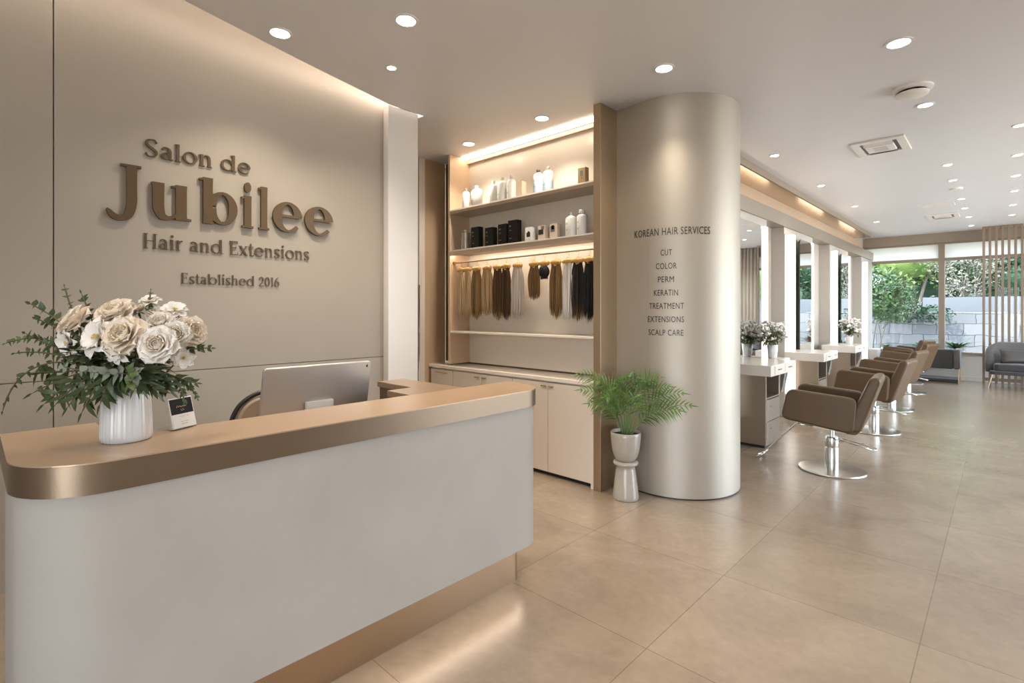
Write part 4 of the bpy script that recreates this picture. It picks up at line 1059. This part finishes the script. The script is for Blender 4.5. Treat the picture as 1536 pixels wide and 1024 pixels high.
# ------------------------------------------------------------------ salon chairs
def salon_chair(label):
    t=thing('salon_chair',label,'chair',(-1.1,5.26,0),0,'brown salon chairs')
    prof=rounded([(-.355,.455),(-.30,.722),(.215,.682),(.19,.385)],.065,6)
    for s in (-1,1):
        bm=B(); y=s*.245; prism_xz(bm,prof,y-.032,y+.032); obj('armrest',bm,M['leather'],t,smooth=True,bevel=.018,seg=4)
    bm=B(); prism_xz(bm,rounded([(-.31,.44),(-.30,.55),(.20,.50),(.20,.39)],.04,5),-.21,.21); obj('seat',bm,M['leather'],t,smooth=True,bevel=.012,seg=3)
    bm=B(); prism_xz(bm,rounded([(.13,.44),(.295,.855),(.355,.865),(.375,.83),(.235,.40),(.17,.40)],.035,5),-.245,.245); obj('backrest',bm,M['leather'],t,smooth=True,bevel=.022,seg=4)
    bm=B(); prism_xz(bm,rounded([(.12,.375),(.19,.475),(.26,.46),(.205,.375)],.02,4),-.215,.215); obj('back_hinge',bm,M['leather'],t,smooth=True,bevel=.008)
    bm=B(); box(bm,-.13,.13,-.10,.10,.365,.40); obj('seat_plate',bm,M['steel'],t,bevel=.004)
    bm=B(); lathe(bm,[(0,.0),(.258,0),(.263,.006),(.258,.014),(.10,.022),(0,.024)],seg=64); obj('base_plate',bm,M['steel'],t,smooth=True)
    bm=B(); lathe(bm,[(.052,.022),(.052,.20),(.049,.205),(.052,.21),(.052,.29),(.046,.30),(0,.30)],seg=32); obj('pump_column',bm,M['steel'],t,smooth=True)
    bm=B(); cyl(bm,(0,0,.30),.022,.07,20); obj('piston',bm,M['chrome'],t,smooth=True)
    bm=B(); tube(bm,[(.02,-.05,.285),(.10,-.09,.282),(.31,-.17,.262),(.335,-.15,.26),(.33,-.10,.262),(.10,-.02,.284),(.04,.03,.287)],.006,8); obj('pump_lever',bm,M['chrome'],t,smooth='all')
    bm=B()
    for s in (-.05,.05): tube(bm,[(-.12,s,.372),(-.27,s,.385),(-.52,s,.10),(-.545,s*1.1,.066)],.0075,8)
    tube(bm,[(-.525,-.09,.09),(-.555,-.105,.055),(-.60,-.09,.03),(-.615,0,.024),(-.60,.09,.03),(-.555,.105,.055),(-.525,.09,.09),(-.515,0,.10),(-.525,-.09,.09)],.008,8)
    obj('footrest',bm,M['chrome'],t,smooth='all')
    return t
ch=salon_chair('brown leather salon chair nearest the metal column')
ch.rotation_euler=(0,0,rad(4))
for x,y,a,lab in ((-1.1,7.32,-5,'brown salon chair second from the metal column'),(-1.16,9.13,-10,'brown salon chair third from the metal column'),(-1.2,11.2,-14,'brown salon chair fourth from the metal column'),(-1.36,12.7,-18,'brown salon chair farthest back, nearest the garden window')):
    dup(ch,(x,y,0),rad(a),lab,'brown salon chairs')

# ------------------------------------------------------------------ far lounge
def sofa(label):
    t=thing('curved_sofa',label,'sofa',(.36,12.95,0))
    bm=B(); rows=[]
    n=30
    for i in range(n+1):
        f=i/n; a=rad(200+ -220*f)   # sweep round the back
        ang=rad(195-210*f); rx,ry=.60,.36
        x=rx*math.cos(ang); y=ry*math.sin(ang)+.0
        top=.60+.24*min(1,max(0,math.sin(ang)*1.25+.18))**.7
        th=.09; k=1-th/ .55
        ix,iy=x*.83,y*.78
        rows.append([bm.verts.new(p) for p in ((x,y,.30),(x*1.02,y*1.04,top*.7),(x,y,top-.02),((x+ix)/2,(y+iy)/2,top),(ix,iy,top-.03),(ix,iy,.30))])
    for p,q in zip(rows,rows[1:]):
        for k in range(5): bm.faces.new((p[k],p[k+1],q[k+1],q[k]))
        bm.faces.new((p[5],p[0],q[0],q[5]))
    bm.faces.new(rows[0]); bm.faces.new(rows[-1][::-1])
    obj('shell',bm,M['sofa'],t,smooth='all')
    pts=[(.49*math.cos(rad(a)),.27*math.sin(rad(a))) for a in range(0,181,10)]+[(-.49,-.22),(-.44,-.27),(.44,-.27),(.49,-.22)]
    bm=B(); prism(bm,pts,.33,.46); obj('seat_cushion',bm,M['sofa_dark'],t,smooth=True,bevel=.03,seg=4)
    bm=B(); prism(bm,[(x*1.1,y*1.08) for x,y in pts],.27,.33); obj('base',bm,M['sofa_dark'],t,smooth=True,bevel=.01)
    for x,y in ((-.52,-.18),(.52,-.18),(-.42,.25),(.42,.25)):
        bm=B(); tube(bm,[(x*.96,y,.28),(x*1.08,y*1.15,0)],[.011,.006],8); obj('leg',bm,M['bronze'],t,smooth=True)
    return t
sofa('grey curved sofa in front of the wooden slat screen')
cu=thing('cushion','grey satin cushion leaning on the curved sofa','cushion',(.19,12.86,.463),rad(10))
bm=B(); N_=14; g={}
for s in (1,-1):
    for i in range(N_+1):
        for j in range(N_+1):
            u=i/N_*2-1; v=j/N_*2-1
            e=(1-u**4)*(1-v**4); pin=1-.10*(1-abs(u))*abs(v)**2
            pin2=1-.08*(1-abs(v))*abs(u)**2
            if abs(u)==1 or abs(v)==1:
                if (i,j,0) not in g: g[(i,j,0)]=bm.verts.new((u*.235*pin2,0,v*.125*pin))
                g[(i,j,s)]=g[(i,j,0)]
            else: g[(i,j,s)]=bm.verts.new((u*.235*pin2,s*.055*e**.6,v*.125*pin))
    for i in range(N_):
        for j in range(N_): bm.faces.new((g[(i,j,s)],g[(i+1,j,s)],g[(i+1,j+1,s)],g[(i,j+1,s)]))
bmesh.ops.transform(bm,matrix=Matrix.Translation((0,0,.128))@Matrix.Rotation(rad(-18),4,'X'),verts=bm.verts)
obj('cushion_cover',bm,M['cushion'],cu,smooth='all')
# lounge chair under the window, back turned to the room
lc=thing('lounge_sofa','low charcoal sofa with gold legs under the garden window','sofa',(-1.05,13.42,0))
bm=B(); box(bm,-.50,.34,-.13,-.03,.27,.655); obj('backrest',bm,M['sofa_dark'],lc,bevel=.025,smooth=True)
bm=B(); box(bm,.345,.44,-.16,.38,.27,.66); obj('armrest',bm,M['sofa'],lc,bevel=.03,smooth=True)
bm=B(); box(bm,-.60,-.505,-.16,.38,.27,.60); obj('armrest',bm,M['sofa'],lc,bevel=.03,smooth=True)
bm=B(); box(bm,-.50,.34,-.03,.36,.27,.42); obj('seat_cushion',bm,M['sofa_dark'],lc,bevel=.025,smooth=True)
for x in (-.57,.42):
    bm=B(); box(bm,x-.007,x+.007,-.14,-.116,0,.28); obj('leg',bm,M['bronze'],lc)
    bm=B(); box(bm,x-.007,x+.007,.34,.364,0,.28); obj('leg',bm,M['bronze'],lc)
bm=B(); box(bm,-.57,.42,-.13,.30,.03,.07); obj('stretcher',bm,M['sofa_dark'],lc)
# slat screen
ss=thing('slat_screen','floor to ceiling oak slat screen behind the curved sofa','screen',(.4,13.4,0))
for i in range(7):
    x=-.272+.0875*i-.4
    w=.019
    bm=B(); box(bm,x-w,x+w,-.03,.03,.0,CE-.002); obj('slat',bm,M['slat'],ss,bevel=.002)
bm=B(); box(bm,-.69,-.13,-.022,.022,.08,.14); obj('bottom_rail',bm,M['slat'],ss)
bm=B(); box(bm,-.69,-.13,-.022,.022,CE-.06,CE-.004); obj('top_rail',bm,M['slat'],ss)
# curtain (seen in the first mirror)
bm=B(); n=220; top=[];bot=[]
for i in range(n+1):
    x=.36+1.9*i/n; y=13.72+.035*math.sin(i*.62)+.012*math.sin(i*.23)
    top.append(bm.verts.new((x,y,CE-.01))); bot.append(bm.verts.new((x,y+.01*math.sin(i*.4),.02)))
for i in range(n): bm.faces.new((top[i],top[i+1],bot[i+1],bot[i]))
cuo=obj('curtain',bm,M['curtain'],smooth='all'); md=cuo.modifiers.new('s','SOLIDIFY'); md.thickness=.004
tag(cuo,'floor length beige curtain mirrored in the nearest styling mirror','curtain')
# ------------------------------------------------------------------ ceiling fixtures
dl0=None
def downlight(label,x,y,s=1.0):
    global dl0
    if dl0 is None:
        t=thing('downlight',label,'ceiling light',(x,y,CE),0,'recessed ceiling downlights')
        bm=B(); lathe(bm,[(.066,0),(.066,-.006),(.054,-.007),(.050,-.001),(.050,0)],seg=32); obj('trim_ring',bm,M['trim_white'],t,smooth=True)
        bm=B(); lathe(bm,[(.0,-.004),(.050,-.0035)],seg=32); obj('lens',bm,M['lamp'],t)
        dl0=t
    else: t=dup(dl0,(x,y,CE),0,label,'recessed ceiling downlights')
    t.scale=(s,s,1)
    return t
LP=[(-3.047,1.247,1,'downlight above the flowers, nearest the sign wall',62),(-2.407,1.676,1,'bright downlight over the middle of the reception desk',62),(-2.944,1.934,.55,'small downlight aimed at the sign wall lettering',45),
 (-1.637,3.19,1,'downlight just before the top of the metal column',38),(-2.802,3.31,1,'downlight before the right half of the shelving',55),(-3.743,3.33,1,'downlight before the left half of the shelving',60),
 (-.457,3.864,1.1,'large downlight nearest the round ceiling vent on the camera side',38),(-.443,5.168,.9,'downlight just behind the round ceiling vent',34),
 (-1.72,5.765,.75,'downlight over the first styling station',20),(-1.70,7.554,.75,'downlight over the second styling station',18),(-1.66,9.404,.75,'downlight over the third styling station',18),
 (-.448,7.449,.72,'downlight between the near air conditioner and the flat ceiling sensor',13),(-.453,8.364,.72,'downlight right before the flat ceiling sensor',13),(-.438,9.836,.72,'downlight beside the ceiling access hatch',13),(-.439,10.76,.72,'downlight beside the far air conditioner',13),(-.43,11.792,.72,'downlight behind the far air conditioner',12),(-.437,13.015,.72,'downlight nearest the garden window in the middle row',12),
 (.10,6.298,.72,'nearest downlight at the right edge of the view',13),(.105,7.477,.72,'second downlight of the right hand row',13),(.105,8.597,.72,'third downlight of the right hand row',12),(.105,9.677,.72,'fourth downlight of the right hand row',12),(.105,10.926,.72,'fifth downlight of the right hand row',11),(.105,12.049,.72,'last downlight of the right hand row before the slat screen',11),
 (-1.66,11.3,.75,'downlight over the far end of the station wall',11),(-.95,1.9,1,None,36),(-1.75,.25,1,None,30),(.4,1.6,1,None,36),(-1.2,-.6,1,None,36),(.6,-.8,1,None,30),(1.4,4.5,1,None,30)]  # unlabelled ones are unseen; the one above the bouquet was added to brighten it
for x,y,s,lab,e in LP:
    if lab is None:  lab='downlight out of view on the near ceiling'
    downlight(lab,x,y,s)
    ld=bpy.data.lights.new('spot','SPOT'); ld.energy=e; ld.color=(1,.86,.70); ld.spot_size=rad(118); ld.spot_blend=.75; ld.shadow_soft_size=.05
    lo=bpy.data.objects.new('downlight_beam',ld); C.objects.link(lo); lo.location=(x,y,CE-.02)
vn=thing('round_ceiling_vent','round white ceiling vent with hanging disc near the front','vent',(-.482,4.729,CE))
bm=B(); lathe(bm,[(.125,0),(.125,-.012),(.10,-.02),(.085,-.02),(.085,0)],seg=40); obj('rim',bm,M['trim_white'],vn,smooth=True)
bm=B(); lathe(bm,[(0,-.055),(.085,-.055),(.10,-.045),(.10,-.036),(0,-.03)],seg=40); obj('disc',bm,M['trim_white'],vn,smooth=True)
bm=B(); cyl(bm,(0,0,-.035),.02,.035,12); obj('neck',bm,M['alu_dark'],vn)
bm=B(); lathe(bm,[(0,-.02),(.06,-.02),(.07,0)],seg=28); o=obj('ceiling_sensor',bm,M['trim_white'],smooth=True,loc=(-.448,8.95,CE)); tag(o,'flat round white sensor on the ceiling past the near air conditioner','sensor')
def cassette(label,x0,x1,y0,y1):
    t=thing('ceiling_air_conditioner',label,'air conditioner',((x0+x1)/2,(y0+y1)/2,CE),0,'ceiling air conditioners'); a=(x1-x0)/2; b=(y1-y0)/2
    bm=B(); box(bm,-a,a,-b,-b+.07,-.018,0); box(bm,-a,a,b-.07,b,-.018,0); box(bm,-a,-a+.07,-b+.07,b-.07,-.018,0); box(bm,a-.07,a,-b+.07,b-.07,-.018,0); obj('frame',bm,M['trim_white'],t,bevel=.006)
    bm=B(); box(bm,-a+.07,a-.07,-b+.07,b-.07,-.003,-.001); obj('dark_slot',bm,M['alu_dark'],t)
    bm=B(); box(bm,-a+.10,a-.10,-b+.155,b-.155,-.028,-.006); obj('front_panel',bm,M['trim_white'],t,bevel=.006)
    for s in (-1,1):
        bm=B(); obox(bm,Matrix.Translation((0,s*(b-.10),-.022))@Matrix.Rotation(rad(28*s),4,'X'),2*a-.2,.045,.005); obj('vane',bm,M['trim_white'],t)
    bm=B(); box(bm,-a+.16,a-.16,-b+.20,b-.20,-.0295,-.028); obj('intake_grille',bm,M['alu'],t)
cassette('ceiling air conditioner nearest the metal column',-1.085,-.655,5.88,6.44)
cassette('ceiling air conditioner far back near the garden window',-.95,-.53,11.12,11.62)
bm=B()
box(bm,-.955,-.53,9.98,10.02,-.006+CE,CE); box(bm,-.955,-.53,10.30,10.34,CE-.006,CE); box(bm,-.955,-.915,10.02,10.30,CE-.006,CE); box(bm,-.57,-.53,10.02,10.30,CE-.006,CE); box(bm,-.915,-.57,10.02,10.30,CE-.003,CE-.001)
tag(obj('access_hatch',bm,M['trim_white']),'flat white access hatch before the far air conditioner','hatch')

# ------------------------------------------------------------------ garden outside
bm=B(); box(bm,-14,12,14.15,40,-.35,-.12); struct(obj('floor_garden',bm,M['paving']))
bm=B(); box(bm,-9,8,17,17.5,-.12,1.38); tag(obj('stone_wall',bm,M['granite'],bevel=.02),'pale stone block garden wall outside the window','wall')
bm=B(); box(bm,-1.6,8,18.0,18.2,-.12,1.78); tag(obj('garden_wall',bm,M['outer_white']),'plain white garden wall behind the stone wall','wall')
def tree(name,label,cat,x,y,z0,crown,m,n,L,seed,trunks=1,tr=.035,spread=.12,group='garden trees and shrubs',core=0):
    r=random.Random(seed); t=thing(name,label,cat,(x,y,z0),0,group)
    bm=B()
    cz=sum(c[2] for c in crown)/len(crown)
    for k in range(trunks):
        a=r.uniform(0,2*PI); tip=crown[k%len(crown)]
        tube(bm,curve3(Vector((spread*(k-(trunks-1)/2)/max(1,trunks-1)*2,r.uniform(-.1,.1),0)),Vector((spread*(k-(trunks-1)/2),0,tip[2]*.5)),Vector((tip[0],tip[1],tip[2])),8),[tr*(1-.08*i) for i in range(9)],7)
    for c in crown:
        for q in range(3):
            tube(bm,[(c[0]*.5,c[1]*.5,c[2]*.7),(c[0]+r.uniform(-1,1)*c[3]*.6,c[1]+r.uniform(-1,1)*c[3]*.5,c[2]+r.uniform(-.4,.6)*c[4])],[tr*.4,tr*.15],5)
    obj('trunk',bm,M['bark'],t,smooth='all')
    bm=B()
    if core:
        for c in crown: ellipsoid(bm,c[:3],c[3]*core,c[3]*core*.8,c[4]*core,10,8)
    for k in range(n):
        c=crown[r.randrange(len(crown))]
        d=Vector((r.gauss(0,1),r.gauss(0,1),r.gauss(0,1))).normalized(); q=r.uniform(.25,1)**.5
        p=Vector((c[0]+d.x*c[3]*q,c[1]+d.y*c[3]*.8*q,c[2]+d.z*c[4]*q))
        l=L*r.uniform(.6,1.3)
        leaf_bm(bm,p,Vector((r.uniform(-1,1),r.uniform(-1,1),r.uniform(-.8,.4))),Vector((r.uniform(-1,1),r.uniform(-1,1),r.uniform(-.2,1))),l,l*.5,.2,.2,2)
    f=obj('foliage',bm,m,t,smooth='all')
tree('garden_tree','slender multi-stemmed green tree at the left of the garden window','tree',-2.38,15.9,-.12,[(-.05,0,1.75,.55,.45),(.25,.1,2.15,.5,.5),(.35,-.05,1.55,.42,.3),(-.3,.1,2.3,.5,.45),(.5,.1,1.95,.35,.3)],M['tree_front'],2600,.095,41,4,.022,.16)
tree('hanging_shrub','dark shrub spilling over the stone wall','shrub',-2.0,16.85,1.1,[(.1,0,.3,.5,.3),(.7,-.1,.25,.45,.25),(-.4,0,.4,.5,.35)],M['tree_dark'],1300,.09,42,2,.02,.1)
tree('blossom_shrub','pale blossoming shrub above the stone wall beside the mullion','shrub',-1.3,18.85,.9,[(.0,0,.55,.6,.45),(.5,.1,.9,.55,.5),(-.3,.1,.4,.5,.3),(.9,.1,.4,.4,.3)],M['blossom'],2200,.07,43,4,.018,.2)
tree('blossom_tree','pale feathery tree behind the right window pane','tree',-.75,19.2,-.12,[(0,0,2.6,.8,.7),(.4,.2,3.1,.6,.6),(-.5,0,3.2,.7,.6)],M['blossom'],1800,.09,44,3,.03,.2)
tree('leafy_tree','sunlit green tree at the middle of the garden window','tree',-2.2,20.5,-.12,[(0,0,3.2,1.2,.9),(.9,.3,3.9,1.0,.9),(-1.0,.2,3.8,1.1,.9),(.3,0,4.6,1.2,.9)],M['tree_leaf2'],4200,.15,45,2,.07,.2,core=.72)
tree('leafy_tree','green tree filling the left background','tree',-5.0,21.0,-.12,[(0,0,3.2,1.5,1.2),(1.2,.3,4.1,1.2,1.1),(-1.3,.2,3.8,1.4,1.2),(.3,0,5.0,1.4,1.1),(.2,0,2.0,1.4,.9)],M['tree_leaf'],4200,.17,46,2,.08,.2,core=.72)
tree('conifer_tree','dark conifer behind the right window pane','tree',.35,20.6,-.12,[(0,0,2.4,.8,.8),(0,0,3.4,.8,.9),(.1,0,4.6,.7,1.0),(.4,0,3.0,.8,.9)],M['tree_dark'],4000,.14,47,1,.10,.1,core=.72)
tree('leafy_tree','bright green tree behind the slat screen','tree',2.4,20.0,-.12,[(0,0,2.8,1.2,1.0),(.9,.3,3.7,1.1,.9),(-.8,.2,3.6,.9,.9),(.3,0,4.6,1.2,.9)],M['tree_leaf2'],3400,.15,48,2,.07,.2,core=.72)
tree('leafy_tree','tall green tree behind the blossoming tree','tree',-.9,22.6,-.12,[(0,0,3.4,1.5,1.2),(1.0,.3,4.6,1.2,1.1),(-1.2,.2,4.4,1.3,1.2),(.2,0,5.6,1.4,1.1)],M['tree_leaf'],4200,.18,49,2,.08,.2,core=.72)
tree('backdrop_hedge','deep green hedge far behind the garden trees','hedge',-1.0,25.0,-.12,[(x,0,z,1.8,1.6) for x in (-9,-6.5,-4,-1.5,1,3.5,6) for z in (1.6,4.0,6.4,8.6)],M['tree_dark'],12000,.34,50,3,.1,.5,core=.9)
def fern(label,x,y,z,w,h,potted=True):
    t=thing('potted_fern',label,'plant',(x,y,z),0,'potted plants outside the window')
    bm=B(); lathe(bm,[(0,0),(w*.42,0),(w*.5,.10),(w*.46,.10),(0,.09)],seg=20); obj('planter_pot',bm,M['zinc'],t,smooth=True)
    r=random.Random(int(x*1000)); bm=B()
    for k in range(60):
        a=r.uniform(0,2*PI); d=Vector((math.cos(a)*.7,math.sin(a)*.7,r.uniform(.3,1.2)))
        leaf_bm(bm,(0,0,.09),d,UP,r.uniform(.5,1)*h*1.5,.045,.2,.5,5)
    obj('fronds',bm,M['tree_front'],t,smooth='all')
bm=B(); box(bm,-2.6,1.0,14.16,14.52,.44,.50); box(bm,-2.6,1.0,14.30,14.40,-.12,.44); tag(obj('outer_sill',bm,M['outer'],bevel=.004),'long outer window ledge carrying the potted plants','ledge')
fern('spiky green fern in a pot right of the window mullion',-.70,14.33,.50,.22,.34)
fern('small fern in a pot left of the window mullion',-1.30,14.33,.50,.16,.24)
fern('low clipped plant in a grey planter at the left end of the ledge',-1.92,14.33,.50,.20,.10)

# ------------------------------------------------------------------ light
w=bpy.data.worlds.new('world'); sc.world=w; w.use_nodes=True
bg=w.node_tree.nodes['Background']
tc=w.node_tree.nodes.new('ShaderNodeTexCoord'); sx=w.node_tree.nodes.new('ShaderNodeSeparateXYZ'); rp=w.node_tree.nodes.new('ShaderNodeValToRGB')
rp.color_ramp.elements[0].position=.45; rp.color_ramp.elements[0].color=(.55,.53,.50,1); rp.color_ramp.elements[1].position=.75; rp.color_ramp.elements[1].color=(.62,.80,1.0,1)
k=rp.color_ramp.elements.new(.52); k.color=(.80,.90,1,1)
mr=w.node_tree.nodes.new('ShaderNodeMapRange'); mr.inputs[1].default_value=-1
l=w.node_tree.links; l.new(tc.outputs['Generated'],sx.inputs[0]); l.new(sx.outputs[2],mr.inputs[0]); l.new(mr.outputs[0],rp.inputs[0]); l.new(rp.outputs[0],bg.inputs[0])
bg.inputs[1].default_value=10.5
su=bpy.data.lights.new('sun','SUN'); su.energy=6; su.angle=rad(.8); su.color=(1,.95,.86)
so=bpy.data.objects.new('sun',su); C.objects.link(so); so.rotation_euler=Euler((rad(38),0,rad(-200)+PI*0),'XYZ')
so.rotation_euler=Vector((.35,.55,-.85)).to_track_quat('-Z','Y').to_euler()
def portal(loc,rot,sx_,sy_):
    ld=bpy.data.lights.new('portal','AREA'); ld.shape='RECTANGLE'; ld.size=sx_; ld.size_y=sy_; ld.cycles.is_portal=True
    o=bpy.data.objects.new('window_portal',ld); C.objects.link(o); o.location=loc; o.rotation_euler=rot
portal((1.2,-3.0,1.22),(rad(90),0,0),2.8,2.45)
portal((3.18,9.1,1.51),(rad(90),0,rad(90)),8.2,2.82)
portal((0,FY+.1,1.65),(rad(-90),0,0),4.6,2.2)

sc.view_settings.view_transform='Standard'; sc.view_settings.look='None'; sc.view_settings.exposure=.13; sc.view_settings.gamma=1
sc.view_settings.use_curve_mapping=False
cy=sc.cycles
cy.max_bounces=10; cy.diffuse_bounces=5; cy.glossy_bounces=5; cy.transmission_bounces=4; cy.transparent_max_bounces=12
cy.caustics_reflective=False; cy.caustics_refractive=False; cy.sample_clamp_indirect=6; cy.blur_glossy=.5
cy.use_denoising=True
try: cy.denoiser='OPENIMAGEDENOISE'
except Exception: pass
